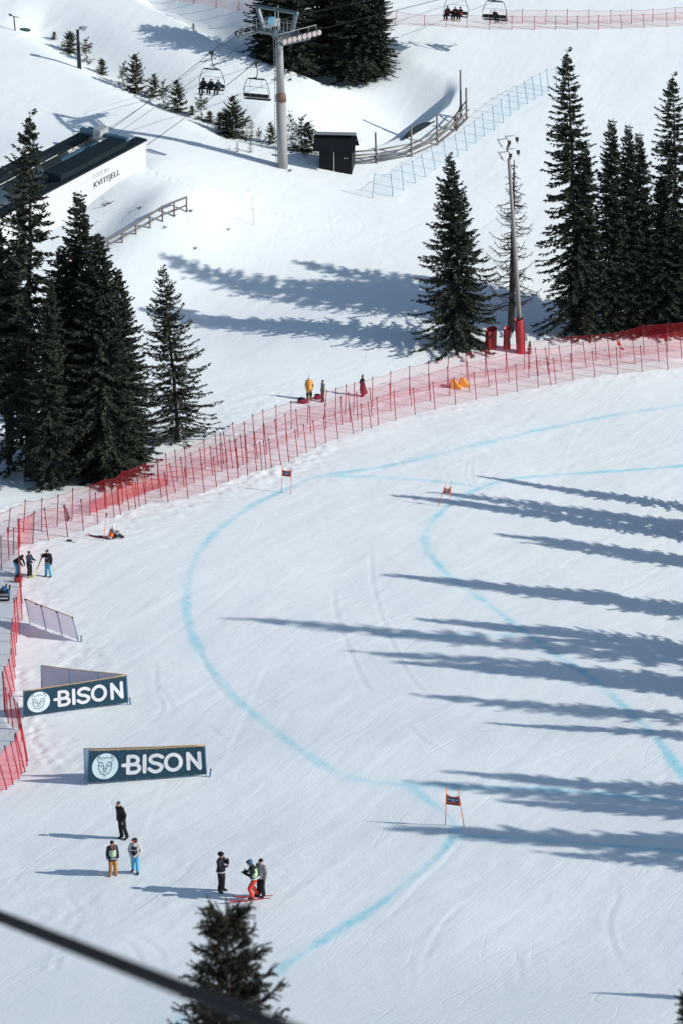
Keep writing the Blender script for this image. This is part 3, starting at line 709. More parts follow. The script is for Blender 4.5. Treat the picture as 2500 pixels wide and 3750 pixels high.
ptree('slim_open', 106, 1745, 113, 412, 1.0, 'tallest spruce of the left clump, ragged top in front of the lift station', GL)
ptree('high', 255, 1745, 225, 900, 1.15, 'spruce deep inside the left clump between the ragged and the dense ones', GL)
ptree('slim', 318, 1735, 292, 705, 1.15, 'dense spruce whose pointed top stands against the white station wall', GL)
ptree('dense', 395, 1755, 362, 860, 1.0, 'broad very dense spruce with skirts down to the red net', GL)
ptree('dense', 470, 1700, 432, 990, .95, 'right-hand shoulder spruce of the left clump, shorter than its neighbours', GL)
ptree('slim', 190, 1790, 185, 1010, 1.0, 'front spruce of the left clump with grey-tipped low boughs', GL)
ptree('high', 40, 1660, 55, 880, 1.0, 'dark spruce behind the ragged tall one at the far left', GL)
ptree('broad_open', 657, 1618, 597, 975, 1.02, 'lone leaning spruce with an open crown and visible trunk beside the left clump', None)
ptree('broad', 1692, 1268, 1646, 566, .92, 'broad spruce beside the dead trunk and the red padded pole', None)
ptree('slim_open', 2120, 1228, 2075, 182, 1.05, 'tall slender spruce at the left end of the right clump', GR)
ptree('slim', 2150, 1232, 2140, 520, 1.15, 'shorter spruce tucked against the tall slender one', GR)
ptree('slim', 2232, 1226, 2240, 438, 1.0, 'first of three spruce tops close together in the right clump', GR)
ptree('slim', 2300, 1222, 2300, 458, .95, 'middle of three spruce tops close together in the right clump', GR)
ptree('slim', 2365, 1218, 2338, 486, 1.05, 'last and lowest of three spruce tops close together in the right clump', GR)
ptree('slim_open', 2482, 1212, 2462, 272, 1.1, 'tall open spruce at the right frame edge', GR)
ptree('dense', 2440, 1216, 2420, 640, 1.0, 'low dense spruce filling the right clump behind the red net', GR)
ptree('dense', 2560, 1200, 2560, 500, 1.0, 'spruce cut by the right frame edge behind the net', GR)
for bx, by, k, hh, rs, lab in [(975, 225, 'far', 11, 1.1, 'far spruce left of the lift tower head, leftmost of its group'), (1041, 254, 'broad', 11, 1.3, 'far spruce just behind the lift tower head'), (1085, 268, 'far', 12, 1.35, 'far dark spruce right behind the steel pole of the lift tower'), (1164, 290, 'far', 11.5, 1.45, 'far spruce in the middle of the group behind the lift tower'),
        (1225, 300, 'far', 11.5, 1.4, 'far spruce left of the bare-trunked one behind the lift ropes'), (1294, 308, 'far', 12, 1.2, 'far spruce with a thick bare trunk behind the lift ropes'), (1385, 316, 'slim', 11, 1.3, 'far spruce at the right end of the group behind the lift tower, lowest skirt'), (1340, 312, 'far', 11, 1.25, 'outermost far spruce of the group, its skirt on the snow crest')]:
    b = P(bx, by+6); sft = 3.0 if bx < 1200 else 1.8
    b = ground(b[0]*(1+sft/b[1]), b[1]+sft)
    tree(k, 'spruce_tree', b, hh+(60+float(b[1]*0)-60), rs, lab, GT)
ptree('small_a', 710, 108, 708, 84, 1.0, 'tiny lone spruce high on the far slope left of the tower', None, 'young_spruce')
SM = [(202,143,25,'small_b','tiny spruce sprig at the upper end of the ridge line'),(261,183,55,'small_b','low spruce bush just left of the dark lamp post'),(318,222,60,'small_c','round spruce bush just right of the dark lamp post'),(376,264,52,'small_b','brownish spruce bush second to the right of the dark lamp post'),
 (450,306,76,'small_c','narrow young spruce left of the tallest one on the ridge'),(497,336,120,'small_a','tallest young spruce on the snow ridge'),(562,352,86,'small_a','young spruce at the left end of the crowded ridge clump'),(600,388,84,'small_c','bushy young spruce in the crowded ridge clump'),
 (652,408,94,'small_a','young spruce at the right end of the crowded ridge clump'),(703,420,30,'small_b','low sprig below the left chair'),(740,434,70,'small_c','young spruce right under the riders on the left chair'),(772,445,40,'small_b','low spruce bush right of the riders'),(804,456,38,'small_b','low spruce bush under the gap between the two chairs'),
 (852,500,126,'small_a','slender young spruce under the empty chair'),(832,490,70,'small_b','bushy spruce left of the slender one under the empty chair'),(889,503,96,'small_c','young spruce right of the slender one under the empty chair'),(923,496,46,'small_thin','pale thin sapling under the empty chair'),(952,516,48,'small_c','low bushy spruce left of the lift tower'),
 (996,522,78,'small_a','young spruce touching the left side of the lift tower'),(1073,536,110,'small_thin','thin tall sapling right of the lift tower'),(1101,544,98,'small_c','thin sapling between the lift tower and the dark hut'),(1131,556,106,'small_a','bushy young spruce beside the dark hut roof'),
 (872,556,28,'small_thin','tiny sprig standing in the tower shadow'),(918,558,44,'small_thin','tiny spruce standing above the tower shadow'),(843,548,14,'small_thin','smallest twig beside the tower shadow')]
for bx, by, hp, k, lab in SM:
    q_ = random.uniform(.9, 1.25)
    ptree(k, bx+random.uniform(-3, 3), by+(4 if hp > 45 else 0), bx+random.uniform(-.09, .09)*hp, by-hp*q_, random.uniform(1.0, 1.45), lab, 'young spruces along the snow ridge', 'young_spruce', sink=.25 if hp > 45 else .02)
ptree('small_a', 1938, 1296, 1937, 1250, .8, 'small brown sapling at the foot of the tall red pad', None, 'young_spruce')
# dead spruce
def dead_tree():
    b = P(1868, 1212); h = metres(1212-585, b); g = np.random.default_rng(33)
    root = thing('dead_tree', b, 'bare dead spruce with thin drooping twigs behind the light pole', 'tree')
    m = MB(); m.tube([(0, 0, -.4), (.05, 0, h*.3), (.02, 0, h*.6), (0, 0, h)], [.30, .25, .17, .04], 8); m.build('trunk', [BARK], root, True)
    m = MB()
    z = h*.16
    while z < h*.97:
        t = (z/h-.16)/.84
        for k in range(int(g.integers(2, 5))):
            az = g.uniform(0, 6.28); L = 2.9*(1-t)**.62*g.uniform(.35, 1.0)+.15
            s = np.linspace(0, 1, 7); up = .35*(g.random() < .75)
            px = np.stack([np.cos(az)*L*s, np.sin(az)*L*s, z+L*(-.28*s+up*1.5*s**3)+g.normal(0, .02, 7)], 1)
            m.tube(px, [.042*(1-.75*q)+.009 for q in s], 4, 0, False)
            for j in range(int(L*9)):
                q = g.uniform(.15, 1); p0 = np.array([np.interp(q, s, px[:, i]) for i in range(3)])
                a2 = az+g.choice([-1, 1])*g.uniform(.4, 1.2); l2 = g.uniform(.12, .5)*(1-.4*q)
                p1 = p0+np.array([math.cos(a2)*l2*.7, math.sin(a2)*l2*.7, -l2*g.uniform(.1, .9)])
                m.tube([p0, (p0+p1)/2+np.array([0, 0, .03]), p1], [.02, .017, .011], 3, 0, False)
        z += g.uniform(.16, .34)
    m.build('branches', [BARK], root)
dead_tree()
# spruces beyond the right frame edge: only their shadows lie in the picture
def shadow_tree(tipx, tipy, h, key, rs):
    p = P(tipx, tipy); t = 0
    while t < 90:
        q = p+TOSUN*t
        if q[2]-float(H(q[0], q[1])) >= h: break
        t += .25
    q = p+TOSUN*t; b = ground(q[0], q[1])
    px, py = proj(b)
    tree(key, 'spruce_tree', b-np.array([0, 0, .1]), h, rs*.86, 'tall spruce on the right beyond the frame, throwing its shadow over the piste', 'spruces beyond the right frame edge')
    return px
SH = [(1420,1812,15,'slim',1.1),(1560,1800,16,'slim_open',1.2),(1730,1742,13,'slim',1.0),(1800,1955,17,'slim',1.2),(1900,1985,15,'slim_open',1.2),(1390,2103,19,'slim',1.15),(1640,2125,16,'slim_open',1.2),(1500,2265,17,'slim',1.1),(820,2262,27,'slim_open',.8),
 (1430,2425,18,'slim',1.1),(1290,2385,21,'slim_open',1.0),(1700,2440,17,'slim',1.2),(1500,2545,19,'slim_open',1.1),(1770,2648,15,'slim',.9),(1600,2822,16,'slim',.8),(1480,2862,20,'slim_open',.9),(1810,2928,14,'slim',1.0),(1400,3030,19,'slim',1.3),(1950,3120,13,'slim_open',1.1),(2150,3635,8,'slim',1.0),(2250,3060,9,'slim',1.0),(1900,2330,16,'slim',1.2),(2000,1850,14,'slim',1.2)]
SHPX = [round(shadow_tree(*a)) for a in SH]
print('shadow tree px', SHPX)
NEED3 = needle_material('close_needles', (.010, .016, .009), (.030, .036, .018))
# foreground young top of a tall spruce
def foreground_tree(ax, ay, depth, label, seed, vis_h=2.1, rmax=.57, skew=0):
    top = D(ax, ay, depth); b = ground(top[0], top[1]); h = top[2]-b[2]
    root = thing('spruce_tree', b, label, 'tree')
    g = np.random.default_rng(seed)
    m = MB(); m.tube([(0, 0, -.5), (0, 0, h*.5), (0, 0, h-1), (0, 0, h)], [.24, .15, .025, .007], 8); m.build('trunk', [BARK], root, True)
    sticks = MB(); V = []
    def shoot(p0, p1, n, nl):
        p0 = np.array(p0); p1 = np.array(p1)
        sticks.tube([p0, p1], [.006, .003], 3, 0, False)
        ax_ = p1-p0; L = np.linalg.norm(ax_); ax_ = ax_/L
        k = max(10, int(n*L)); q = g.uniform(0, 1, k)
        rv = g.normal(0, 1, (k, 3)); rv -= (rv@ax_)[:, None]*ax_[None]; rv /= np.linalg.norm(rv, axis=1)[:, None]
        dv = rv*.8+ax_[None]*.6; dv /= np.linalg.norm(dv, axis=1)[:, None]
        a = p0[None]+ax_[None]*(q*L)[:, None]; ln = nl*g.uniform(.7, 1.2, k)
        wv = np.cross(dv, g.normal(0, 1, (k, 3))); wv /= np.linalg.norm(wv, axis=1)[:, None]; wv *= .0042
        V.append(np.stack([a, a+dv*(ln*.5)[:, None]+wv, a+dv*ln[:, None], a+dv*(ln*.5)[:, None]-wv], 1).reshape(-1, 3))
    shoot((0, 0, h-.18), (0, 0, h), 260, .022)
    z = h-.20
    while z > h-vis_h:
        t = (h-z)/vis_h
        n = int(g.integers(5, 8))
        for k in range(n):
            az = g.uniform(0, 6.28); L = min(rmax*1.0, .05+rmax*(t*1.15)**.80)*g.uniform(.6, 1.12)*(1+skew*math.cos(az)*t)
            s = np.linspace(0, 1, 6); px = np.stack([np.cos(az)*L*s, np.sin(az)*L*s, z+L*((.55-.5*t)*s+.35*s**2-.1*s)], 1)
            sticks.tube(px, [.009*(1-.6*q) for q in s], 4, 0, False)
            shoot(px[-2], px[-1], 340, .022)
            for j in range(int(L*46)+3):
                q = g.uniform(.15, 1); p0 = np.array([np.interp(q, s, px[:, i]) for i in range(3)])
                sd_ = g.choice([-1, 1]); a2 = az+sd_*g.uniform(.4, 1.0); l2 = g.uniform(.07, .17)*(1.1-.4*q)
                p1 = p0+np.array([math.cos(a2)*l2, math.sin(a2)*l2, l2*g.uniform(-.25, .75)])
                shoot(p0, p1, 300, .021)
        z -= g.uniform(.045, .085)
    me = crown_mesh('crown', np.concatenate(V), sticks, [NEED3, BARK]); o = bpy.data.objects.new('crown', me); COL.objects.link(o); o.parent = root
    V2, st2 = crown_arrays(seed+1, h-vis_h+.9, 2.3, .08, power=.8, dens=1.0, droop=.4, nper=6)
    me = crown_mesh('lower_crown', V2, st2, [NEED, BARK]); o = bpy.data.objects.new('lower_crown', me); COL.objects.link(o); o.parent = root
foreground_tree(830, 3290, 23.0, 'blurred young spruce top close in front, crossed by the thick rope', 51, skew=.1)
foreground_tree(2600, 3560, 26.0, 'close spruce top whose branch tip touches the lower right frame edge', 61, vis_h=1.6, rmax=.5)
# ================================================================ LIFT STATION
def V3(a): return Vector((float(a[0]), float(a[1]), float(a[2])))
ZUP = np.array([0, 0, 1.0])
SO = D(536, 594, DS)
def st(l, w_, h): return SAX*l-LW*w_+ZUP*h           # station coordinates, relative to its far right corner
def sbox(m, l0, l1, w0, w1, h0, h1, mi=0):
    vs = [st(l, w_, h) for h in (h0, h1) for (l, w_) in ((l0, w0), (l1, w0), (l1, w1), (l0, w1))]
    m.add(vs, [(0, 1, 2, 3), (7, 6, 5, 4), (0, 4, 5, 1), (1, 5, 6, 2), (2, 6, 7, 3), (3, 7, 4, 0)], mi)
WALLW = mat('white_boards', (.64, .65, .65), .7, noise=.04, nscale=3)
BLUES = mat('blue_steel', (.05, .12, .18), .5, metal=.2)
GLASS = mat('dark_glass', (.05, .08, .10), .2, spec=.5)
GRATE = mat('grey_grating', (.19, .20, .21), .8, noise=.2, nscale=30)
SILVER = mat('pale_box', (.42, .47, .46), .5)
station = thing('lift_station', SO, 'dark roofed ski lift station with a white boarded side wall behind the left spruces', 'lift station')
m = MB(); sbox(m, 0, 25, 0, .25, -3.0, 1.95); 
for k in range(9): sbox(m, .02, 25, -.02, -.001, 1.72-k*.42, 1.735-k*.42)
wallo = m.build('side_wall', WALLW, station)
m = MB(); sbox(m, 0, .3, 7.3, 9.3, -2.5, 1.75); sbox(m, .3, 25, 9.05, 9.25, -2.5, 1.75); m.build('far_wall', WALLW, station)
m = MB(); sbox(m, -.1, 25, -.12, 1.65, 1.953, 2.12); sbox(m, 3.2, 9.4, 1.68, 3.1, 1.95, 2.10); sbox(m, 1.8, 9.4, .55, 3.4, 2.123, 2.62); sbox(m, 9.4, 25, 1.66, 2.5, 1.5, 1.75); m.build('roof', ROOFD, station)
m = MB(); sbox(m, -.1, 6.2, 7.2, 9.4, 1.76, 1.98); sbox(m, 6.2, 25, 6.7, 9.5, 1.76, 2.45); sbox(m, 7.5, 25, 6.95, 7.25, 2.453, 2.60); sbox(m, 7.5, 25, 8.2, 8.3, 2.453, 2.52); m.build('roof', ROOFD, station)
m = MB(); sbox(m, 2.6, 7.8, 3.15, 6.4, .05, .2); m.build('platform', GRATE, station)
m = MB(); sbox(m, -.1, .9, 3.2, 7.2, -1.2, -.2); sbox(m, 7.8, 25, 2.6, 6.6, -.6, .1); sbox(m, 7.7, 7.9, 2.6, 6.8, -1, 1.5); sbox(m, 2.2, 7.6, 1.7, 8.9, -.6, -.05); m.build('base_slab', ROOFD, station)
m = MB(); sbox(m, 1.0, 1.35, 1.3, 9.0, 2.15, 2.5); m.build('cross_beam', BLUES, station)
m = MB(); sbox(m, 1.5, 7.4, 6.0, 6.35, 1.0, 1.75); sbox(m, 1.5, 7.4, 5.6, 6.0, 1.0, 1.08); 
for k in range(6): m.tube([st(2+k*.9, 6.2, .95), st(2+k*.9, 5.75, .6)], .09, 6); m.ell(st(2.2+k*.9, 5.75, .75), (.22, .22, .22), 0, 8, 6)
m.build('sheave_girder', BLUES, station, False)
m = MB(); sbox(m, .75, 1.75, 5.0, 6.2, 2.05, 2.95); sbox(m, 1.2, 1.28, 3.9, 3.98, 0, 2.2); m.build('control_box', SILVER, station)
m = MB()
for ww in (3.3, 4.3, 5.3): m.tube([st(1.6, ww, .2), st(1.6, ww, 1.0)], .03, 6)
for hh in (.55, 1.0): m.tube([st(1.6, 3.2, hh), st(1.6, 6.6, hh)], .03, 6)
for ll, ww in ((1.3, 1.9), (1.3, 7.9)): m.tube([st(ll, ww, .2), st(ll, ww, 2.2)], .05, 6)
m.build('railing', DARKM, station)
# barrel-vaulted cover with curved window bands
def barrel(l0, l1, wc, hc, rad, a0, a1, n=18):
    mm = MB(); vs = []
    for l in (l0, l1):
        for k in range(n+1):
            a = a0+(a1-a0)*k/n; vs.append(st(l, wc-math.cos(a)*rad, hc+math.sin(a)*rad))
    mm.add(vs, [(k, k+1, n+2+k, n+1+k) for k in range(n)]); return mm
m = barrel(7.2, 18.5, 4.9, .75, 2.35, R(-10), R(190)); 
n = 18
for l, o in ((7.2, 0), (18.5, 0)):
    vs = [st(l+.001, 4.9-math.cos(a)*2.35, .75+math.sin(a)*2.35) for a in np.linspace(R(-10), R(190), 19)]+[st(l+.001, 4.9, .75)]
    m.add(vs, [(k, k+1, 19) for k in range(18)])
m.build('barrel_cover', mat('barrel_paint', (.018, .026, .03), .65, spec=.2), station, False)
for l0, l1 in ((9.3, 10.5), (13.6, 15.4), (15.6, 16.6)): barrel(l0, l1, 4.9, .75, 2.375, R(15), R(68)).build('window', GLASS, station, True)
m = MB(); m.tube([st(7.2, 4.9-math.cos(R(75))*2.4, .75+math.sin(R(75))*2.4), st(18.5, 4.9-math.cos(R(75))*2.4, .75+math.sin(R(75))*2.4)], .05, 6); m.build('trim', GALV, station)
# lettering on the white wall
tm_ = text_mesh('KVITFJELL', .74)
xs = [v.co.x for v in tm_.vertices]; wtxt = max(xs)
for v in tm_.vertices:
    p = st(6.15-v.co.x*(3.05/wtxt), -.035, .18+v.co.y); v.co = V3(p)
tm_.materials.clear(); tm_.materials.append(DARKM)
o = bpy.data.objects.new('lettering', tm_); COL.objects.link(o); o.parent = wallo
m = MB()
for k in range(4):
    c0 = 6.0-k*.32
    pts = [st(c0-.17*math.cos(a), -.03, 1.22+.17*math.sin(a)) for a in np.linspace(R(60), R(300), 9)]
    m.tube(pts, .014, 4)
for s in (-1, 1): m.tube([st(4.72-.13*s, -.03, 1.06), st(4.72+.13*s, -.03, 1.38)], .014, 4)
m.tube([st(4.55+.17*math.cos(a), -.03, 1.22+.17*math.sin(a)) for a in np.linspace(R(120), R(240), 9)], .014, 4)
m.build('emblem', mat('grey_print', (.25, .26, .27), .7), wallo)

# ================================================================ LIFT TOWER
_dx, HT = top3(TW, 1022, 128); TILT = np.array([_dx, 0, 0])/HT
def tp(w_, u_, h): return LW*w_+LU*u_+ZUP*h+TILT*h
tower = thing('lift_tower', TW, 'grey ski lift tower with a crossarm, wheel trains and ladder', 'lift tower')
m = MB(); m.tube([tp(0, 0, -.6), tp(0, 0, HT*.54)], [.50, .46], 20); m.build('lower_pole', CONC, tower, True)
m = MB(); m.tube([tp(0, 0, HT*.52), tp(0, 0, HT*.56), tp(0, 0, HT*.585)], [.53, .52, .40], 20); m.build('collar', mat('rusty_collar', (.16, .09, .07), .6, noise=.3), tower, True)
m = MB(); m.tube([tp(0, 0, HT*.57), tp(0, 0, HT+.1)], [.39, .34], 20); m.build('upper_pole', CONC, tower, True)
m = MB(); c = np.array([-.72, -.55, 0]); c = c/np.linalg.norm(c)
for s in (-.19, .19):
    q = c*.62+np.array([.75, -.6, 0])*s*.9
    m.tube([tp(0, 0, .3)+q, tp(0, 0, HT*.55)+q, tp(0, 0, HT*.58)+q*.85, tp(0, 0, HT+.2)+q*.8], .028, 5)
for k in range(int((HT-.6)/.33)):
    h = .5+k*.33; f = 1 if h < HT*.56 else .84
    a = c*.62*f+np.array([.75, -.6, 0])*(-.17)*f; b = c*.62*f+np.array([.75, -.6, 0])*.17*f
    m.tube([tp(0, 0, h)+a, tp(0, 0, h)+b], .017, 4)
m.build('ladder', GALV, tower)
def beam(mm, a, b, s1, s2=None, mi=0):
    mm.tube([a, b], [s1, s2 or s1], 4, mi)
m = MB(); beam(m, tp(-3.5, 0, HT+.15), tp(3.2, 0, HT+.15), .30); beam(m, tp(-2.8, .5, HT+.1), tp(2.8, .5, HT+.1), .12); beam(m, tp(0, -.6, HT), tp(0, .6, HT), .4)
beam(m, tp(-3.4, -2.2, HT-.35), tp(-3.4, 1.6, HT+.25), .20); beam(m, tp(3.2, -2.3, HT-.35), tp(3.2, 1.2, HT+.0), .20)
m.build('crossarm', STEEL, tower)
m = MB(); beam(m, tp(-2.3, 0, HT+.3), tp(-3.2, 0, HT+2.3), .22); beam(m, tp(2.0, 0, HT+.3), tp(2.75, 0, HT+2.2), .22); beam(m, tp(-3.5, 0, HT+2.35), tp(3.0, 0, HT+2.3), .19); m.build('gantry', STEEL, tower)
m = MB()
for ww in (-2.7, -1.5, -.5, .6, 1.5):
    for uu in (-.55, .55): m.tube([tp(ww, uu, HT+.3), tp(ww, uu, HT+1.35)], .03, 5)
for uu in (-.55, .55):
    for hh in (.85, 1.35):
        m.tube([tp(-2.7, uu, HT+hh), tp(-.5, uu, HT+hh)], .028, 5); m.tube([tp(.6, uu, HT+hh), tp(2.6, uu, HT+hh)], .028, 5)
for ww in (-2.95, 2.75):
    for uu in (-2.2, -1, .2, 1.4, 2.3): m.tube([tp(ww, uu, HT-.35+.12*uu), tp(ww, uu, HT+.75+.12*uu)], .028, 5)
    for hh in (.2, .75): m.tube([tp(ww, -2.2, HT+hh-.27), tp(ww, 2.3, HT+hh+.27)], .028, 5)
m.tube([tp(0, 0, HT+.2), tp(0, 0, HT+2.7)], .05, 6); m.tube([tp(-.35, -.1, HT+.2), tp(-.35, -.1, HT+2.5)], .05, 6)
m.build('railing', GALV, tower)
m = MB(); m.box(tp(-.35, -.5, HT+1.3), (.7, .2, .75)); m.build('box', mat('light_blue_box', (.22, .48, .62), .5), tower)
m = MB(); m.box(tp(.4, -.45, HT+1.25), (.55, .2, .7)); m.build('box', LAMPM, tower)
WHEELP = mat('wheel_rubber', (.42, .34, .34), .6)
for side, ww, n_ in ((0, -3.75, 7), (1, 3.5, 8)):
    m = MB(); sl = .125
    beam(m, tp(ww-.12, -2.1, HT+.05-.27), tp(ww-.12, 2.2, HT+.05+.28), .11); tr = m.build('wheel_train', GALV, tower)
    for k in range(n_):
        uu = -2.05+k*.58; cc = tp(ww, uu, HT+.17+sl*uu)
        m = MB(); m.tube([cc-LW*.09, cc+LW*.09], .25, 14, 0); m.tube([cc+LW*.091, cc+LW*.10], .14, 10, 1); m.build('wheel', [WHEELP if side else DARKM, GALV], tr, False)
# ================================================================ ROPES
WTL = TW+tp(-3.75, 0, HT+.47); WTR = TW+tp(3.5, 0, HT+.47)
def along(a, b, n, sag=0): return [a+(b-a)*t-ZUP*sag*4*t*(1-t) for t in np.linspace(0, 1, n)]
def rope(name, pts, rad, label, cat='rope', group=None, m_=CABLE, n=6):
    mm = MB(); o = pts[len(pts)//2]; mm.tube([p-o for p in pts], rad, n); ob = mm.build(name, m_, None, True); ob.location = o
    tag(ob, label, cat, group); return ob
SL = SO+st(1.0, 6.7, 2.7); SR = SO+st(-.05, -.1, 1.6)
SL = D(352, 512, depth_of(SL)); SR = D(541, 530, DS+.2)
UL = D(1670, -66, DT+20); ULf = WTL+(UL-WTL)*1.8; UR = D(1815, -54, DT+20); URf = WTR+(UR-WTR)*1.8
LP = [SL]+along(SL, WTL-LU*2-ZUP*.25, 14, .25)[1:]+[WTL, WTL+LU*2.2+ZUP*.25]+along(WTL+LU*2.2+ZUP*.25, ULf, 12, .0)[1:]
RP = [SR]+along(SR, WTR-LU*2.1-ZUP*.25, 14, .25)[1:]+[WTR, WTR+LU*2.2+ZUP*.25]+along(WTR+LU*2.2+ZUP*.25, URf, 12, .0)[1:]
rope('haul_rope', LP, .028, 'far haul rope carrying the chair with three riders in black', 'rope', 'lift ropes')
rope('haul_rope', RP, .028, 'near haul rope carrying the empty chair past the tower pole', 'rope', 'lift ropes')
rope('signal_cable', along(D(350, 497, DS), D(905, 96, DT), 12, .5)+along(D(905, 96, DT), D(1500, -60, DT+22), 6, .3), .014, 'thin signal cable above the far haul rope', 'cable', 'lift ropes')
rope('signal_cable', along(D(404, 506, DS+.5), D(893, 160, DT-1), 12, .1), .018, 'thin cable from the station cross beam to the low left arm of the tower', 'cable', 'lift ropes')
def on_rope(pts, px):
    best = min(((abs(proj(a+(b-a)*t)[0]-px), tuple(a+(b-a)*t)) for a, b in zip(pts[:-1], pts[1:]) for t in np.linspace(0, 1, 60)), key=lambda q: q[0])
    return np.array(best[1])
# ================================================================ CHAIRS
CW = np.array([.87, -.49, 0]); CF = np.array([-.49, -.87, 0])
SEAT_DROP = 3.45
def chair(grip, sgn, label, raised, group='chairs of the ski lift'):
    f = CF*sgn; x = CW*sgn                    # x = sitter's left
    root = thing('lift_chair', grip, label, 'lift chair', group)
    def q(a, b, c): return x*a+f*b+ZUP*(c-SEAT_DROP)
    m = MB(); m.tube([q(0, 0, 3.3), q(.02, -.02, 2.7), q(.05, -.1, 2.25), q(.2, -.12, 2.0), q(.55, -.1, 1.92)] if sgn > 0 else [q(0, 0, 3.3), q(-.1, -.02, 2.7), q(-.13, -.08, 2.25), q(-.05, -.1, 2.02), q(.3, -.1, 1.93)], .045, 8); m.build('hanger_arm', DARKM, root, True)
    m = MB(); m.box(q(0, 0, 3.4), (.35, .3, .28)); m.tube([q(0, -.4, 3.42), q(0, .4, 3.48)], .07, 6); m.box(q(.1, .05, 3.15), (.16, .2, .3)); m.build('grip', DARKM, root)
    m = MB(); m.tube([q(-.85, 0, 1.85), q(.85, 0, 1.85)], .075, 8); m.build('top_bar', mat('rubber_bar', (.05, .06, .065), .6), root, True)
    m = MB(); m.box(q(0, .02, 1.86), (.24, .1, .2), 0, Matrix.Rotation(math.atan2(CW[1], CW[0]), 4, 'Z')); m.build('number_plate', LAMPM, root)
    m = MB()
    for s in (-1, 1):
        m.tube([q(s*.85, 0, 1.85), q(s*1.0, 0, 1.78), q(s*1.2, -.02, 1.35), q(s*1.40, -.04, .75), q(s*1.42, 0, .35), q(s*1.36, 0, -.05), q(s*1.3, .35, -.1)], .032, 6)
    m.tube([q(-1.36, 0, -.06), q(1.36, 0, -.06)], .035, 6); m.build('frame', DARKM, root, True)
    rotz = Matrix.Rotation(math.atan2(CW[1], CW[0]), 4, 'Z')
    m = MB(); m.box(q(0, .24, -.01), (2.62, .46, .07), 0, rotz); m.build('seat', BLACK, root)
    m = MB(); m.box(q(0, -.05, .32), (2.62, .08, .34), 0, rotz)
    for s in (-.65, 0, .65): m.box(q(s, -.10, .20), (.05, .04, .55), 1, rotz)
    m.build('backrest', [BLACK, STEEL], root)
    m = MB()
    if raised: m.tube([q(-1.3, -.05, .5), q(-1.25, -.2, 1.05), q(-1.1, -.22, 1.12), q(.95, -.22, 1.15), q(1.15, -.2, 1.0), q(1.3, -.05, .5)], .022, 6); m.tube([q(-.6, -.22, 1.12), q(-.62, -.1, 1.5), q(-.5, 0, 1.85)], .014, 5); m.tube([q(.6, -.22, 1.14), q(.66, -.1, 1.5), q(.55, 0, 1.85)], .014, 5)
    else: m.tube([q(-1.38, 0, .35), q(-1.2, .5, .42), q(1.2, .5, .42), q(1.38, 0, .35)], .022, 6); m.tube([q(-1.1, -.1, .9), q(-.9, -.1, 1.12), q(1.1, -.1, 1.12), q(1.4, -.06, .9)], .016, 5)
    m.build('restraint_bar', DARKM, root, True)
    return [root, grip-ZUP*SEAT_DROP, x, f]
CA = chair(on_rope(LP, 775), 1, 'lift chair facing the camera left of the tower with three riders in black', False)
CB = chair(on_rope(RP, 940), -1, 'empty lift chair seen from behind, left of the tower pole', True)
CC = chair(on_rope(LP, 1668), 1, 'lift chair at the top frame edge with three riders in red vests', False)
CDd = chair(on_rope(RP, 1812), -1, 'lift chair seen from behind at the top frame edge with a single rider', False)

# ================================================================ PEOPLE
def remeshed(mb, vox, out, mi=0):
    me_ = remesh(mb, vox)
    n_ = len(me_.vertices); co = np.zeros(n_*3); me_.vertices.foreach_get('co', co)
    out.add(co.reshape(-1, 3), [tuple(p.vertices) for p in me_.polygons], mi); bpy.data.meshes.remove(me_)
def limb(mb, a, b, r0, r1, extra=0):
    a, b = Vector(a), Vector(b)
    mb.tube([a, a.lerp(b, .3), a.lerp(b, .7), b], [r0+extra, r0*.8+r1*.25+extra, r0*.25+r1*.8+extra, r1+extra], 10)
    mb.ell(a, [r0+extra]*3, 0, 10, 6); mb.ell(b, [r1+extra]*3, 0, 10, 6)
STAND = dict(pel=(0, 0, .96), neck=(0, .01, 1.50), head=(0, -.02, 1.655), shL=(.185, .01, 1.43), elL=(.25, .03, 1.15), wrL=(.25, -.05, .90), shR=(-.185, .01, 1.43), elR=(-.25, .03, 1.15), wrR=(-.25, -.05, .90),
             hiL=(.095, 0, .92), knL=(.11, -.03, .50), anL=(.12, .02, .09), hiR=(-.095, 0, .92), knR=(-.11, -.03, .50), anR=(-.12, .02, .09), toeL=(.15, -.15, .045), toeR=(-.15, -.15, .045))
SIT = dict(pel=(0, .10, .14), neck=(0, .05, .66), head=(0, .0, .815), shL=(.185, .05, .60), elL=(.26, -.10, .38), wrL=(.16, -.30, .36), shR=(-.185, .05, .60), elR=(-.26, -.10, .38), wrR=(-.16, -.30, .36),
           hiL=(.10, .06, .13), knL=(.13, -.40, .13), anL=(.13, -.44, -.32), hiR=(-.10, .06, .13), knR=(-.13, -.40, .13), anR=(-.13, -.44, -.32), toeL=(.15, -.60, -.38), toeR=(-.15, -.60, -.38))
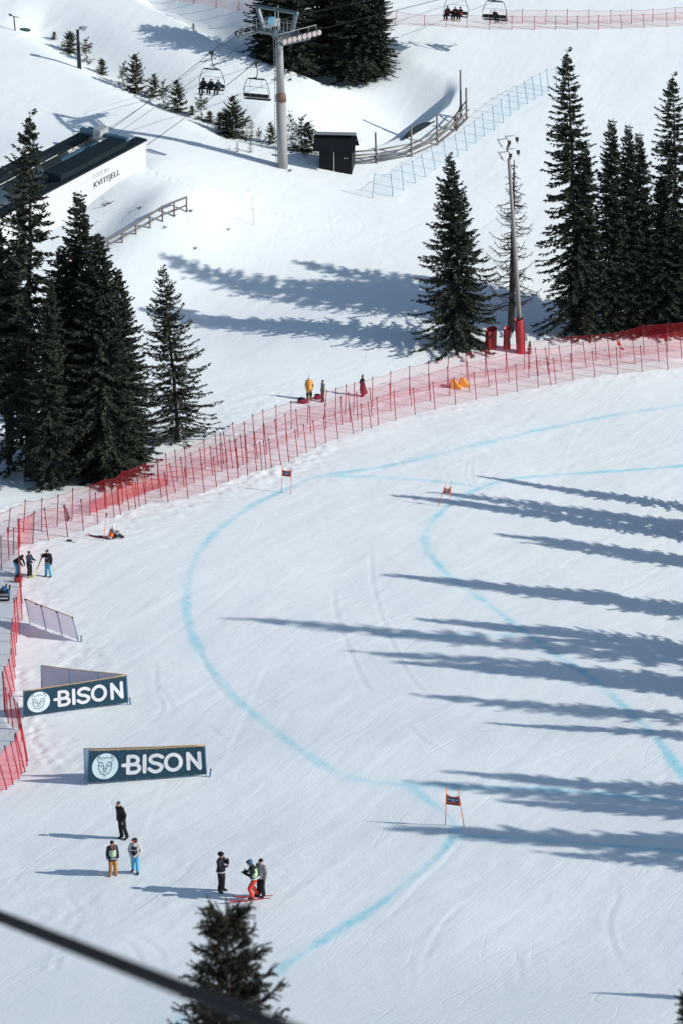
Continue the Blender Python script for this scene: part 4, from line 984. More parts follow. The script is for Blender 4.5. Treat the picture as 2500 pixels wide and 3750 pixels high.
def person(loc, yaw, label, jacket, trousers, boots, hat=None, hatm=None, hair=None, pose=None, base=STAND, h=1.78, lean=(0, 0), gloves=None, headyaw=0, extras=(), group=None, longcoat=0):
    J = dict(base); J.update(pose or {})
    J = {k: Vector(v) for k, v in J.items()}
    root = thing('person', loc, label, 'person', group); s = h/1.78
    root.scale = (s, s, s)
    root.rotation_mode = 'XYZ'
    root.matrix_world = Matrix.Translation(V3(loc)) @ Matrix.Rotation(lean[1], 4, 'X') @ Matrix.Rotation(lean[0], 4, 'Y') @ Matrix.Rotation(yaw, 4, 'Z') @ Matrix.Diagonal((s, s, s, 1))
    up = (J['neck']-J['pel']).normalized()
    def tor(t, d=0): return J['pel'].lerp(J['neck'], t)
    def torso(mb, e, hem=None):
        T = up.to_track_quat('Z', 'Y').to_matrix()
        # keep x across the shoulders
        xa = (J['shL']-J['shR']); xa = (xa-up*xa.dot(up)).normalized(); ya = up.cross(xa)
        T = Matrix((xa, ya, up)).transposed()
        for t, r in ((.02, (.165, .125, .15)), (.30, (.155, .11, .16)), (.60, (.175, .12, .18)), (.80, (.165, .115, .13))):
            mb.ell(tor(t), [q+e for q in r], 0, 14, 9, T)
        limb(mb, J['shR'], J['shL'], .068, .068, e*.8); limb(mb, tor(.92), J['neck'], .08, .062, e*.6)
        return T
    hd = J['head']
    HM = Matrix.Rotation(headyaw, 3, 'Z')
    def hp(x, y, z): return hd+HM @ Vector((x, y, z))
    body = MB(); mb = MB(); torso(mb, 0)
    limb(mb, J['neck']-up*.03, hd-Vector((0, 0, .07)), .055, .05)
    mb.ell(hd, (.074, .092, .112), 0, 14, 10, HM); mb.ell(hp(0, -.045, -.075), (.045, .045, .04), 0, 10, 6); mb.ell(hp(0, -.098, -.01), (.015, .022, .022), 0, 8, 6); mb.ell(hp(0, -.088, .015), (.045, .015, .012), 0, 8, 6)
    for sd_ in (-1, 1): mb.ell(hp(.076*sd_, .005, -.005), (.012, .02, .03), 0, 8, 6)
    for sd_, k in ((1, 'L'), (-1, 'R')):
        limb(mb, J['sh'+k], J['el'+k], .052, .042); limb(mb, J['el'+k], J['wr'+k], .042, .030)
        limb(mb, J['hi'+k], J['kn'+k], .085, .058); limb(mb, J['kn'+k], J['an'+k], .055, .040); limb(mb, J['an'+k], J['toe'+k], .042, .034)
        fd = (J['wr'+k]-J['el'+k]).normalized(); limb(mb, J['wr'+k], J['wr'+k]+fd*.07, .028, .034)
    remeshed(mb, .021, body, 0)
    hands = MB()
    for sd_, k in ((1, 'L'), (-1, 'R')):
        fd = (J['wr'+k]-J['el'+k]).normalized(); sx = fd.cross(Vector((0, 0, 1)))
        if sx.length < .2: sx = fd.cross(Vector((0, 1, 0)))
        sx = sx.normalized(); nn = sx.cross(fd).normalized()
        p0 = J['wr'+k]+fd*.06
        tgt = hands if gloves else body
        if gloves: hands.ell(J['wr'+k]+fd*.045, (.038, .038, .05), 0, 10, 6)
        for i, ln in enumerate((.070, .080, .075, .060)):
            b0 = p0+sx*(-.027+.018*i); 
            tgt.tube([b0, b0+fd*ln*.5-nn*.008, b0+fd*ln*.8-nn*.03, b0+fd*ln*.8-nn*.05], [.011, .0105, .0095, .008], 6)
        t0 = J['wr'+k]+fd*.03+sx*(-.03 if sd_ > 0 else .03); tgt.tube([t0, t0+sx*(-.025 if sd_ > 0 else .025)+fd*.025, t0+sx*(-.03 if sd_ > 0 else .03)+fd*.055-nn*.012], [.013, .012, .009], 6)
    for sd_ in (-1, 1): body.ell(hp(.03*sd_, -.083, .012), (.011, .007, .007), 1, 8, 6)
    body.tube([hp(-.022, -.088, -.052), hp(0, -.094, -.054), hp(.022, -.088, -.052)], .005, 5, 2)
    body.build('body', [SKIN, HAIRD, mat('lips', (.40, .16, .14), .5)], root, True)
    if gloves: hands.build('gloves', gloves, root, True)
    # jacket
    jk = MB(); mb = MB(); torso(mb, .035)
    for k in 'LR': limb(mb, J['sh'+k], J['el'+k], .055, .046, .022); limb(mb, J['el'+k], J['wr'+k], .046, .036, .020)
    if base is STAND or longcoat:
        hemc = J['pel']-up*(.06+longcoat); mb.tube([tor(.35), J['pel'], hemc], [.17, .195, .205+longcoat*.06], 14)
    mb.tube([J['neck']-up*.06, J['neck']+up*.02], [.10, .075], 10)
    remeshed(mb, .024, jk); jk.build('jacket', jacket, root, True)
    # trousers
    tr = MB(); mb = MB(); mb.ell(J['pel']-up*.02, (.175, .145, .16), 0, 12, 8)
    for k in 'LR': limb(mb, J['hi'+k], J['kn'+k], .098, .075, .016); limb(mb, J['kn'+k], J['an'+k]+(J['kn'+k]-J['an'+k])*.12, .072, .078, .012)
    remeshed(mb, .024, tr); tr.build('trousers', trousers, root, True)
    for k in 'LR':
        m_ = MB(); mb = MB(); limb(mb, J['an'+k]+(J['kn'+k]-J['an'+k])*.30, J['an'+k], .062, .062, .005); limb(mb, J['an'+k], J['toe'+k], .058, .046, .004); mb.ell(J['an'+k]+(J['an'+k]-J['toe'+k])*.22-Vector((0, 0, .02)), (.05, .05, .05), 0, 8, 6)
        remeshed(mb, .022, m_); m_.build('boot', boots, root, True)
    if hat == 'beanie':
        m_ = MB(); m_.ell(hp(0, .012, .045), (.088, .104, .092), 0, 14, 10, HM); m_.tube([hp(0, .012, .022), hp(0, .012, .058)], [.100, .098], 14); m_.build('hat', hatm, root, True)
    elif hat == 'pompom':
        m_ = MB(); m_.ell(hp(0, .012, .05), (.088, .104, .092), 0, 14, 10, HM); m_.ell(hp(0, .02, .165), (.045, .045, .045), 1, 10, 7); m_.build('hat', [hatm, TURQ if hatm is WHITE else hatm], root, True)
    elif hat == 'helmet':
        m_ = MB(); m_.ell(hp(0, .02, .045), (.108, .128, .115), 0, 16, 10, HM); m_.ell(hp(0, .05, -.03), (.10, .085, .07), 0, 12, 8, HM); m_.build('helmet', hatm, root, True)
        m_ = MB(); m_.tube([hp(-.09, -.04, .05), hp(-.055, -.105, .05), hp(0, -.122, .05), hp(.055, -.105, .05), hp(.09, -.04, .05)], .034, 8); m_.build('goggles', RED if 'red goggles' in label else DARKM, root, True)
    elif hat == 'furry':
        m_ = MB(); g = np.random.default_rng(4); m_.ell(hp(0, .02, .04), (.11, .125, .11), 0, 12, 9)
        for i in range(46):
            d_ = Vector(g.normal(0, 1, 3)).normalized(); d_.z = abs(d_.z)*.9; m_.ell(hp(d_.x*.10, .02+d_.y*.115, .04+d_.z*.10), (.03, .03, .03), 0, 6, 5)
        m_.build('hat', hatm, root, True)
    elif hat == 'cap':
        m_ = MB(); m_.ell(hp(0, .012, .045), (.086, .102, .082), 0, 14, 10, HM); m_.ell(hp(0, -.10, .04), (.07, .07, .012), 0, 10, 6, HM); m_.tube([hp(-.085, -.03, .035), hp(0, -.105, .03), hp(.085, -.03, .035)], .026, 6); m_.build('cap', hatm, root, True)
    if hair:
        m_ = MB(); mb = MB()
        if hair[0] == 'short': mb.ell(hp(0, .022, .035), (.083, .096, .095), 0, 14, 9, HM)
        else:
            mb.ell(hp(0, .03, 0), (.088, .09, .11), 0, 12, 8, HM)
            for sx_ in (-.075, .075): mb.tube([hp(sx_, -.01, 0), hp(sx_*1.25, -.05, -.13), hp(sx_*1.2, -.10, -.28), hp(sx_*1.0, -.11, -.42)], [.035, .05, .05, .02], 8)
        remeshed(mb, .02, m_); m_.build('hair', hair[1], root, True)
    for ex in extras: ex(root, J, tor, hp, up)
    return root
def bib(matl, z0=.18, z1=.78, w_=.19, dpt=.165, back=True):
    def f(root, J, tor, hp, up):
        xa = (J['shL']-J['shR']); xa = (xa-up*xa.dot(up)).normalized(); ya = up.cross(xa); m_ = MB()
        def ring(t, sc): 
            return [tor(t)+xa*math.cos(a)*(w_+.02)*sc+ya*math.sin(a)*(dpt+.01)*sc for a in np.linspace(0, 2*math.pi, 17)[:-1]]
        A, B, C2 = ring(z0, 1.05), ring((z0+z1)/2, 1.08), ring(z1, 1.06); vs = A+B+C2
        m_.add(vs, [(i, (i+1) % 16, 16+(i+1) % 16, 16+i) for i in range(16)]+[(16+i, 16+(i+1) % 16, 32+(i+1) % 16, 32+i) for i in range(16)])
        m_.build('vest', matl, root, True)
    return f
def belt(matl, t=.0):
    def f(root, J, tor, hp, up):
        m_ = MB(); c = tor(t); m_.tube([c-up*.02, c+up*.02], [.215, .215], 16); m_.build('belt', matl, root, True)
    return f
def patch_print(matl, t=.05, side=.08):
    def f(root, J, tor, hp, up):
        xa = (J['shL']-J['shR']).normalized(); ya = up.cross(xa); m_ = MB()
        g = np.random.default_rng(int(abs(t)*100)+3)
        for i in range(6):
            c = tor(t)+xa*(side+(-.13+.05*i))-ya*(.203)
            m_.box(c, (.028, .02, g.uniform(.025, .045)))
        m_.build('print', matl, root)
    return f
def backpack(matl, sz=(.28, .16, .42)):
    def f(root, J, tor, hp, up):
        m_ = MB(); mb = MB(); c = tor(.55)+Vector((0, .21, 0)); mb.ell(c, (sz[0]/2, sz[1]/2+.03, sz[2]/2), 0, 12, 8); mb.ell(c-Vector((0, 0, .08)), (sz[0]/2+.02, sz[1]/2+.02, sz[2]/3), 0, 12, 8)
        remeshed(mb, .025, m_); m_.build('backpack', matl, root, True)
    return f
def skis_on(matl, L=1.75, tip=.95, gap=None):
    def f(root, J, tor, hp, up):
        for k in 'LR':
            t, a = J['toe'+k], J['an'+k]; d = (t-a); d.z = 0; d.normalize(); z = Vector((0, 0, min(t.z, a.z)-.055)); o = Vector((a.x, a.y, 0))+z
            m_ = MB(); pts = [o-d*(L-tip), o, o+d*(tip-.25), o+d*(tip-.08)+Vector((0, 0, .03)), o+d*tip+Vector((0, 0, .10))]; sxv = d.cross(Vector((0, 0, 1)))
            vs = []
            for i, p in enumerate(pts):
                ww = (.045, .036, .05, .05, .02)[i]
                vs += [p-sxv*ww-Vector((0, 0, .012)), p+sxv*ww-Vector((0, 0, .012)), p+sxv*ww+Vector((0, 0, .008)), p-sxv*ww+Vector((0, 0, .008))]
            fs = [(0, 1, 2, 3), (16, 19, 18, 17)]
            for i in range(4):
                b = i*4; fs += [(b, b+4, b+5, b+1), (b+1, b+5, b+6, b+2), (b+2, b+6, b+7, b+3), (b+3, b+7, b+4, b)]
            m_.add(vs, fs); m_.build('ski', matl, root)
    return f
def hgt(px, py, top): b = P(px, py); return b, metres(py-top, b)
SKIR = mat('red_ski', (.50, .05, .07), .35, noise=.6, nscale=12)
SKID = mat('dark_ski', (.05, .05, .06), .35)
def foot(px, py, top, dz=0):
    b, hh = hgt(px, py, top); return b+np.array([0, 0, dz]), hh
# --- group at the bottom
b, hh = foot(461, 3070, 2932)
person(b, R(-48), 'person in a black coat and trousers, bare head with greying dark hair, leaning uphill', BLACK, BLACK, BLACK, hair=('short', mat('greying_hair', (.09, .085, .08), .7, noise=.5, nscale=60)), h=hh, lean=(R(-9), 0), pose=dict(wrL=(.22, -.12, .90), elL=(.30, .02, 1.14), anR=(-.16, -.06, .09), toeR=(-.22, -.22, .045), knR=(-.15, -.06, .5)), headyaw=R(-25))
b, hh = foot(415, 3206, 3078)
person(b, R(18), 'person with long auburn hair, black beanie, green bib and ochre trousers', NAVY, BROWN, mat('tan_boots', (.42, .26, .15), .8), 'beanie', BLACK, ('long', HAIRR), h=hh, gloves=WHITE, headyaw=R(25), longcoat=.10, extras=(bib(GREEN, .1, .72, .15, .17), patch_print(WHITE, -.05, .02)))
b, hh = foot(497, 3200, 3070)
person(b, R(-12), 'person in bright blue trousers and black helmet with red goggles, hands in pockets', LGREY, TURQ, BLACK, 'helmet', BLACK, h=hh, headyaw=R(-45), pose=dict(elL=(.30, .06, 1.17), wrL=(.19, -.09, 1.0), elR=(-.30, .06, 1.17), wrR=(-.19, -.09, 1.0), anR=(-.15, .22, .12), knR=(-.13, .06, .5), toeR=(-.2, .07, .06)), extras=(bib(BLACK, -.05, .85, .14, .17), patch_print(WHITE, .55, 0)))
b, hh = foot(812, 3266, 3121)
person(b, R(62), 'person all in black with a furry black hat, raising a device to the mouth', BLACK, BLACK, BLACK, 'furry', BLACK, h=hh, pose=dict(elL=(.24, -.18, 1.22), wrL=(.09, -.26, 1.50), elR=(-.27, -.08, 1.18), wrR=(-.12, -.34, 1.28)), extras=(belt(LGREY, -.03),))
b, hh = foot(928, 3292, 3150)
g_dir = R(-82)
red = person(b+np.array([0, 0, .05]), g_dir, 'skier in red trousers, black top, green bib and blue helmet looking at a phone', BLACK, RED, BLACK, 'helmet', mat('blue_helmet', (.02, .10, .18), .3, spec=.5), h=hh*1.02, headyaw=R(8),
       pose=dict(pel=(0, .08, .92), neck=(0, -.04, 1.44), head=(0, -.13, 1.585), shL=(.185, -.03, 1.37), shR=(-.185, -.03, 1.37), elL=(.24, -.10, 1.10), wrL=(.08, -.36, 1.18), elR=(-.24, -.12, 1.10), wrR=(-.06, -.36, 1.18), hiL=(.1, .08, .88), hiR=(-.1, .08, .88), knL=(.13, -.16, .50), knR=(-.13, -.02, .50), anL=(.14, -.02, .10), anR=(-.14, .22, .10), toeL=(.15, -.19, .05), toeR=(-.15, .05, .05)), extras=(bib(GREEN, .05, .8, .16, .15), belt(WHITE, .02), skis_on(SKIR, 1.9, 1.05)))
b, hh = foot(958, 3284, 3144)
person(b, R(-38), 'person in grey hooded jacket and black beanie behind the skier in red trousers', GREY, BLACK, BLACK, 'beanie', BLACK, h=hh, headyaw=R(-40), extras=(backpack(GREY, (.22, .1, .25)),))
def phone(px, py, dep, label):
    o = thing('phone', D(px, py, dep), label, 'phone'); m_ = MB(); m_.box((0, 0, 0), (.075, .012, .15), 0, Matrix.Rotation(.3, 4, 'X')); m_.build('case', DARKM, o); m_ = MB(); m_.box((0, -.0085, 0), (.066, .003, .13), 0, Matrix.Rotation(.3, 4, 'X')); m_.build('screen', GLASS, o)
phone(899, 3185, depth_of(P(928, 3292))-.25, 'black phone held out by the skier in red trousers')
# --- group by the left net
b, hh = foot(110, 2113, 2018)
person(b, R(58), 'person in dark navy jacket, black beanie and yellow-green boots talking beside the yellow ski', NAVY, BLACK, mat('lime_boots', (.55, .55, .15), .5), 'beanie', BLACK, h=hh, headyaw=R(10), pose=dict(elL=(.27, -.1, 1.16), wrL=(.16, -.36, 1.18), elR=(-.27, -.1, 1.16), wrR=(-.12, -.36, 1.12)), extras=(patch_print(WHITE, .0, .05),))
b, hh = foot(178, 2112, 2012)
person(b, R(-15), 'person in black jacket, turquoise trousers and dark cap holding the tall yellow ski', BLACK, TURQ, BLACK, 'cap', mat('plum_cap', (.05, .03, .045), .7), h=hh, headyaw=R(-30), pose=dict(elR=(-.34, .0, 1.25), wrR=(-.30, -.22, 1.45), anL=(.20, -.05, .09), anR=(-.16, .02, .09)), extras=(patch_print(WHITE, .02, 0), patch_print(WHITE, .55, -.08)))
pa = P(125, 2116); pb = P(178, 2112); dd = depth_of(pa)
top = D(161, 2022, depth_of(pb)-.1)
skr = thing('ski', pa, 'tall pale yellow ski stood on end between two people', 'ski')
m_ = MB(); v = V3(top-pa); n_ = v.normalized(); sx_ = n_.cross(Vector((0, 1, 0))).normalized(); fy = sx_.cross(n_)
vs = []
for t, ww, of in ((0, .05, 0), (.06, .055, 0), (.5, .042, .01), (.88, .058, .0), (.96, .05, .03), (1.0, .02, .06)):
    c_ = v*t+fy*of; vs += [c_-sx_*ww-fy*.012, c_+sx_*ww-fy*.012, c_+sx_*ww+fy*.012, c_-sx_*ww+fy*.012]
fs = [(3, 2, 1, 0), (20, 21, 22, 23)]
for i in range(5):
    k = i*4; fs += [(k, k+1, k+5, k+4), (k+1, k+2, k+6, k+5), (k+2, k+3, k+7, k+6), (k+3, k, k+4, k+7)]
m_.add(vs, fs); m_.build('blade', mat('pale_yellow_ski', (.66, .68, .38), .4), skr)
m_ = MB(); c_ = v*.91-fy*.03; m_.box(c_, (.12, .02, .10)); m_.build('tip_print', BLACK, skr)
b, hh = foot(66, 2106, 2043); 
person(b, R(70), 'person in turquoise trousers bending behind the left red net', BLACK, TURQ, BLACK, 'beanie', BLACK, h=1.72, pose=dict(pel=(0, .1, .9), neck=(0, -.28, 1.26), head=(0, -.40, 1.33), shL=(.18, -.22, 1.22), shR=(-.18, -.22, 1.22), elL=(.22, -.34, .98), elR=(-.22, -.34, .98), wrL=(.15, -.45, .76), wrR=(-.15, -.45, .76), hiL=(.1, .1, .86), hiR=(-.1, .1, .86)))
# --- sitting skier
b = P(408, 1974)
person(b, R(118), 'skier in orange vest and white helmet sitting on the snow beside the orange stake', GREY, BLACK, LGREY, 'helmet', WHITE, base=SIT, h=1.8, headyaw=R(10),
       pose=dict(pel=(0, .05, .14), neck=(0, -.12, .62), head=(0, -.22, .76), shL=(.185, -.1, .56), shR=(-.185, -.1, .56), elL=(.27, -.34, .36), elR=(-.27, -.34, .36), wrL=(.12, -.50, .44), wrR=(-.12, -.50, .44), hiL=(.1, .0, .12), hiR=(-.1, .0, .12), knL=(.15, -.42, .34), knR=(-.18, -.44, .24), anL=(.14, -.74, .08), anR=(-.2, -.80, .07), toeL=(.16, -.86, .16), toeR=(-.22, -.92, .15)), extras=(bib(ORANGE, .1, .82, .17, .15), belt(WHITE, .0)))
def flat_ski(px0, px1, matl, label, group=None):
    a, b_ = P(*px0), P(*px1); o = thing('ski', a, label, 'ski', group); v = V3(b_-a); n_ = v.normalized(); sx_ = n_.cross(Vector((0, 0, 1))).normalized(); u_ = Vector((0, 0, 1)); m_ = MB(); vs = []
    for t, ww, z_ in ((0, .045, .03), (.5, .036, .03), (.85, .05, .035), (.95, .045, .08), (1, .02, .16)):
        c_ = v*t+u_*z_; vs += [c_-sx_*ww-u_*.012, c_+sx_*ww-u_*.012, c_+sx_*ww+u_*.01, c_-sx_*ww+u_*.01]
    fs = [(0, 1, 2, 3), (16, 19, 18, 17)]
    for i in range(4):
        k = i*4; fs += [(k, k+4, k+5, k+1), (k+1, k+5, k+6, k+2), (k+2, k+6, k+7, k+3), (k+3, k+7, k+4, k)]
    m_.add(vs, fs); m_.build('blade', matl, o); m_ = MB(); m_.box(v*.45+u_*.07, (.10, .10, .07)); m_.box(v*.55+u_*.07, (.08, .10, .06)); m_.build('binding', BLACK, o)
flat_ski((412, 1971), (326, 1961), SKID, 'dark red-tipped ski lying on the snow behind the sitting skier, upper of two', 'skis behind the sitting skier')
flat_ski((412, 1975), (323, 1964), SKIR, 'ski lying behind the sitting skier, lower of two', 'skis behind the sitting skier')
# --- three behind the nets
b, hh = foot(1133, 1466, 1378)
person(b, R(6), 'person in a long amber yellow coat and pale bobble hat looking down', YELLO, YELLO, mat('rust_boots', (.40, .08, .03), .7), 'pompom', WHITE, h=hh, longcoat=.12, pose=dict(elL=(.27, .03, 1.15), wrL=(.22, -.08, .92), elR=(-.27, .03, 1.15), wrR=(-.22, -.08, .92), head=(0, -.05, 1.64)), extras=(lambda root, J, tor, hp, up: [(lambda mm: (limb(mm, J['kn'+k]+Vector((0, -.01, .06)), J['kn'+k]-Vector((0, 0, .14)), .098, .098), mm.build('knee_patch', BLACK, root, True)))(MB()) for k in 'LR'],))
b, hh = foot(1183, 1472, 1392)
person(b, R(-62), 'person in grey jacket with a yellow armband and dark green hat', GREY, mat('brown_trousers', (.14, .09, .09), .8), BURG, 'beanie', mat('dark_green_knit', (.02, .06, .05), .9), h=hh, extras=(lambda root, J, tor, hp, up: (lambda mm: (limb(mm, J['elL']+Vector((0, 0, .06)), J['elL']-Vector((0, 0, .02)), .078, .074), mm.build('armband', mat('lemon_band', (.70, .66, .25), .7), root, True)))(MB()),))
b, hh = foot(1326, 1453, 1374)
def skirt(root, J, tor, hp, up):
    m_ = MB(); m_.tube([J['pel']+Vector((0, 0, .10)), J['pel']-Vector((0, -.02, .30)), Vector((0, .12, .32)), Vector((0, .14, .24))], [.20, .26, .30, .28], 16); m_.build('skirt', BURG, root, True)
person(b, R(-68), 'person in dark blue jacket with arms crossed and a burgundy padded skirt', NAVY, BURG, BURG, 'pompom', BLACK, h=hh, pose=dict(elL=(.26, -.12, 1.18), wrL=(.0, -.24, 1.20), elR=(-.26, -.12, 1.18), wrR=(.05, -.22, 1.14)), extras=(skirt,))
b = P(262, 1006)
person(b, R(20), 'person in pink jacket half hidden between the left spruces', mat('pink_jacket', (.62, .42, .44), .8), NAVY, BLACK, 'beanie', NAVY, h=1.75)
# --- riders
def rider(ch, off, label, jacket, hat, hatm, extras=(), legs=BLACK, skim=SKID, hy=0, boots=BLACK, group=None):
    root, seat, x, f = ch; p = seat+x*off+f*.28+ZUP*.04
    yaw = math.atan2(f[0], -f[1])
    return person(p, yaw, label, jacket, legs, boots, hat, hatm, base=SIT, h=1.80, headyaw=hy, group=group, gloves=BLACK, extras=tuple(extras)+(skis_on(skim, 1.7, .85),), pose=dict(anL=(.13+random.uniform(-.04, .06), -.42, -.33), wrL=(.16, -.32, .42), wrR=(-.16, -.32, .42)))
GA = 'riders on the left chair'; GC = 'riders on the top chair'
rider(CA, -.78, 'rider in black helmet at the outer left of the chair beside the tower', BLACK, 'helmet', BLACK, (bib(mat('dim_red', (.35, .06, .07), .7), .3, .8, .08, .17),), hy=R(-10), group=GA)
rider(CA, .08, 'rider with a red hat in the middle of the chair beside the tower', NAVY, 'beanie', RED, (), hy=R(5), group=GA)
rider(CA, .88, 'rider in a brimmed dark hat and blue-grey jacket on the chair beside the tower', mat('blue_grey_jacket', (.10, .16, .22), .8), 'cap', BLACK, (backpack(BLACK),), hy=R(-15), group=GA)
rider(CC, -.82, 'rider in red vest with blue helmet, highest seated on the top chair', NAVY, 'helmet', BLUEP, (bib(RED, .1, .8, .17, .165),), skim=SKIR, group=GC)
rider(CC, .06, 'rider in red vest with white helmet in the middle of the top chair', BLACK, 'helmet', WHITE, (bib(RED, .2, .8, .16, .165),), group=GC)
rider(CC, .66, 'rider in red vest with lime boots at the right of the top chair', BLACK, 'helmet', BLACK, (bib(RED, .05, .8, .18, .165),), boots=mat('lime_boots', (.55, .55, .15), .5), hy=R(20), group=GC)
rider(CDd, .1, 'single rider with pale grey helmet seen from behind over the backrest', BLACK, 'helmet', LAMPM, (), group=None)
# ================================================================ BANNERS
def stroke(mm, pts, wd, lvl, mi, fmap, n=7):
    """flat round-ended stroke in banner coordinates (u, v metres), lvl = millimetres proud of the cloth"""
    pts = [np.array(p, float) for p in pts]; L, Rr = [], []
    if len(pts) == 2: pts = [pts[0]+(pts[1]-pts[0])*q for q in np.linspace(0, 1, 9)]
    for i, p in enumerate(pts):
        t = pts[min(i+1, len(pts)-1)]-pts[max(i-1, 0)]; t = t/np.linalg.norm(t); nn = np.array([-t[1], t[0]])
        L.append(p+nn*wd/2); Rr.append(p-nn*wd/2)
    def arc(p, t):
        a0 = math.atan2(t[1], t[0]); return [p+np.array([math.cos(a0+a), math.sin(a0+a)])*wd/2 for a in np.linspace(-math.pi/2, math.pi/2, n)[1:-1]]
    t1 = pts[-1]-pts[-2]; t0 = pts[0]-pts[1]
    vs = L+Rr; k = len(pts)
    fs = [(i, k+i, k+i+1, i+1) for i in range(k-1)]
    closed = np.linalg.norm(pts[0]-pts[-1]) < 1e-6
    if not closed:
        for p, t, a, b in ((pts[-1], t1, k-1, 2*k-1), (pts[0], t0, k, 0)):
            ar = arc(p, t); o = len(vs); vs = vs+ar
            fs.append(tuple([b]+list(range(o, o+len(ar)))+[a]))
    mm.add([fmap(u_, v_, lvl) for u_, v_ in vs], fs, mi)
def curve(pts, n=8): return smooth_poly(pts, n)
def bez(c, r, a0, a1, n=14): return [(c[0]+r[0]*math.cos(a), c[1]+r[1]*math.sin(a)) for a in np.linspace(a0, a1, n)]
def logo(mm_w, mm_l, fmap, W, Hh):
    """round pale badge with a line drawn bison head, then the word BISON"""
    y0 = .5; U = Hh   # units of banner height
    cx, cy, rr = .555*U, .50*U, .415*U
    vs = [(cx, cy)]+[q for f_ in (.2, .4, .6, .8, 1.0) for q in bez((cx, cy), (rr*f_, rr*f_), 0, 2*math.pi, 41)[:-1]]
    mm_w.add([fmap(u_, v_, 3) for u_, v_ in vs], [(0, 1+i, 1+(i+1) % 40) for i in range(40)]+[(1+j*40+i, 1+(j+1)*40+i, 1+(j+1)*40+(i+1) % 40, 1+j*40+(i+1) % 40) for j in range(4) for i in range(40)], 1)
    lw = .017*U
    def hd(pts, mirror=True, lvl=6):
        for s in ((1, -1) if mirror else (1,)):
            stroke(mm_l, [(cx+s*a*rr, cy+b*rr) for a, b in curve(pts, 5)], lw, lvl, 0, fmap)
    hd([(.34, .56), (.46, .66), (.46, .80), (.58, .70), (.60, .50), (.50, .34), (.36, .28), (.26, .36)])      # horn
    hd([(.36, .28), (.20, .22), (.12, .0), (.07, -.17)]); hd([(.36, .28), (.50, .20), (.52, .08), (.40, .10)])  # brow, ear
    hd([(.48, .06), (.50, -.16), (.42, -.20), (.44, -.36), (.34, -.42), (.30, -.58), (.20, -.56), (.10, -.62), (.0, -.74)])
    hd([(.0, -.16), (.14, -.16), (.13, -.26), (.0, -.33)]); hd([(.0, -.42), (.08, -.45), (.14, -.40)])
    hd([(-.26, .58), (-.14, .66), (-.02, .60), (.06, .70), (.18, .66), (.30, .62)], False)
    hd([(.22, .02), (.32, .06), (.36, -.02)]); 
    for s in (1, -1): mm_l.add([fmap(u_, v_, 8) for u_, v_ in bez((cx+s*.27*rr, cy-.04*rr), (.035*rr, .035*rr), 0, 2*math.pi, 9)[:-1]], [tuple(range(8))], 0)
    w_ = .122*U; b0, t0 = .24*U, .78*U; k = W/(3.72*U)
    def X(a): return a*U*k
    st_ = lambda pts, l: stroke(mm_w, pts, w_, l, 0, fmap)
    x = X(1.28); ra = .145*U; rb = .155*U
    st_([(x, b0), (x, t0)], 4); st_([(x-.16*U, .5*U), (x+.02*U, .5*U)], 5)
    st_([(x, t0), (x+.16*U, t0)]+bez((x+.16*U, t0-.135*U), (.15*U, .135*U), math.pi/2, -math.pi/2, 12)+[(x, t0-.27*U)], 6)
    st_([(x, t0-.27*U), (x+.19*U, t0-.27*U)]+bez((x+.19*U, b0+.135*U), (.17*U, .135*U), math.pi/2, -math.pi/2, 12)+[(x, b0)], 7)
    x = X(1.80); st_([(x, b0), (x, t0)], 4)
    x = X(2.14); st_(curve([(x+.22*U, t0-.07*U), (x+.08*U, t0), (x-.10*U, t0-.03*U), (x-.16*U, t0-.14*U), (x-.08*U, t0-.24*U), (x+.08*U, b0+.25*U), (x+.20*U, b0+.15*U), (x+.13*U, b0+.02*U), (x-.04*U, b0-.01*U), (x-.19*U, b0+.09*U)], 6), 4)
    x = X(2.71); st_(bez((x, .51*U), (.24*U, .27*U), 0, 2*math.pi, 31), 4)
    x = X(3.18); st_([(x, b0), (x, t0)], 4); st_([(x, t0), (x+.36*U, b0)], 5); st_([(x+.36*U, b0), (x+.36*U, t0)], 6)
def banner_cloth(name, bl, br, hl, hr, leanl, leanr, mats_, root, c, sag=.02, wr=.022, seed=1, up0=.07, nu=60, nv=16, flip=1):
    g = np.random.default_rng(seed)
    TL = bl+ZUP*hl+leanl; TR = br+ZUP*hr+leanr
    nrm = np.cross(br-bl, ZUP); nrm = nrm/np.linalg.norm(nrm)*flip
    W = np.linalg.norm(br-bl)
    def pt(u_, v_, off=0):
        s = u_; b = bl+(br-bl)*s; t = TL+(TR-TL)*s
        gz_ = float(H(b[0], b[1])); b = np.array([b[0], b[1], max(b[2], gz_)])
        q = b+(t-b)*(up0+(1-up0)*v_)
        q = q-ZUP*sag*4*s*(1-s)*v_
        wv = wr*(float(vnoise(np.array(u_*W*1.1+seed*7.3), np.array(v_*1.6), seed))+.6*float(vnoise(np.array(u_*W*2.7), np.array(v_*3.1+u_*W*1.5), seed+3)))
        wv += wr*.5*math.sin(u_*W*3.2)*v_*(1-v_)
        return q+nrm*(wv+off)
    m_ = MB(); vs = [pt(i/nu, j/nv)-c for j in range(nv+1) for i in range(nu+1)]
    m_.add(vs, [(j*(nu+1)+i, j*(nu+1)+i+1, (j+1)*(nu+1)+i+1, (j+1)*(nu+1)+i) for j in range(nv) for i in range(nu)])
    o = m_.build(name, mats_, root, True)
    return o, pt, W, nrm, TL, TR
def poleset(root, c, pts, rad=.024):
    for a, b in pts:
        m_ = MB(); m_.tube([a-c-ZUP*.25, b-c+ZUP*.06], rad, 7); m_.build('pole', BLUEP, root, True)
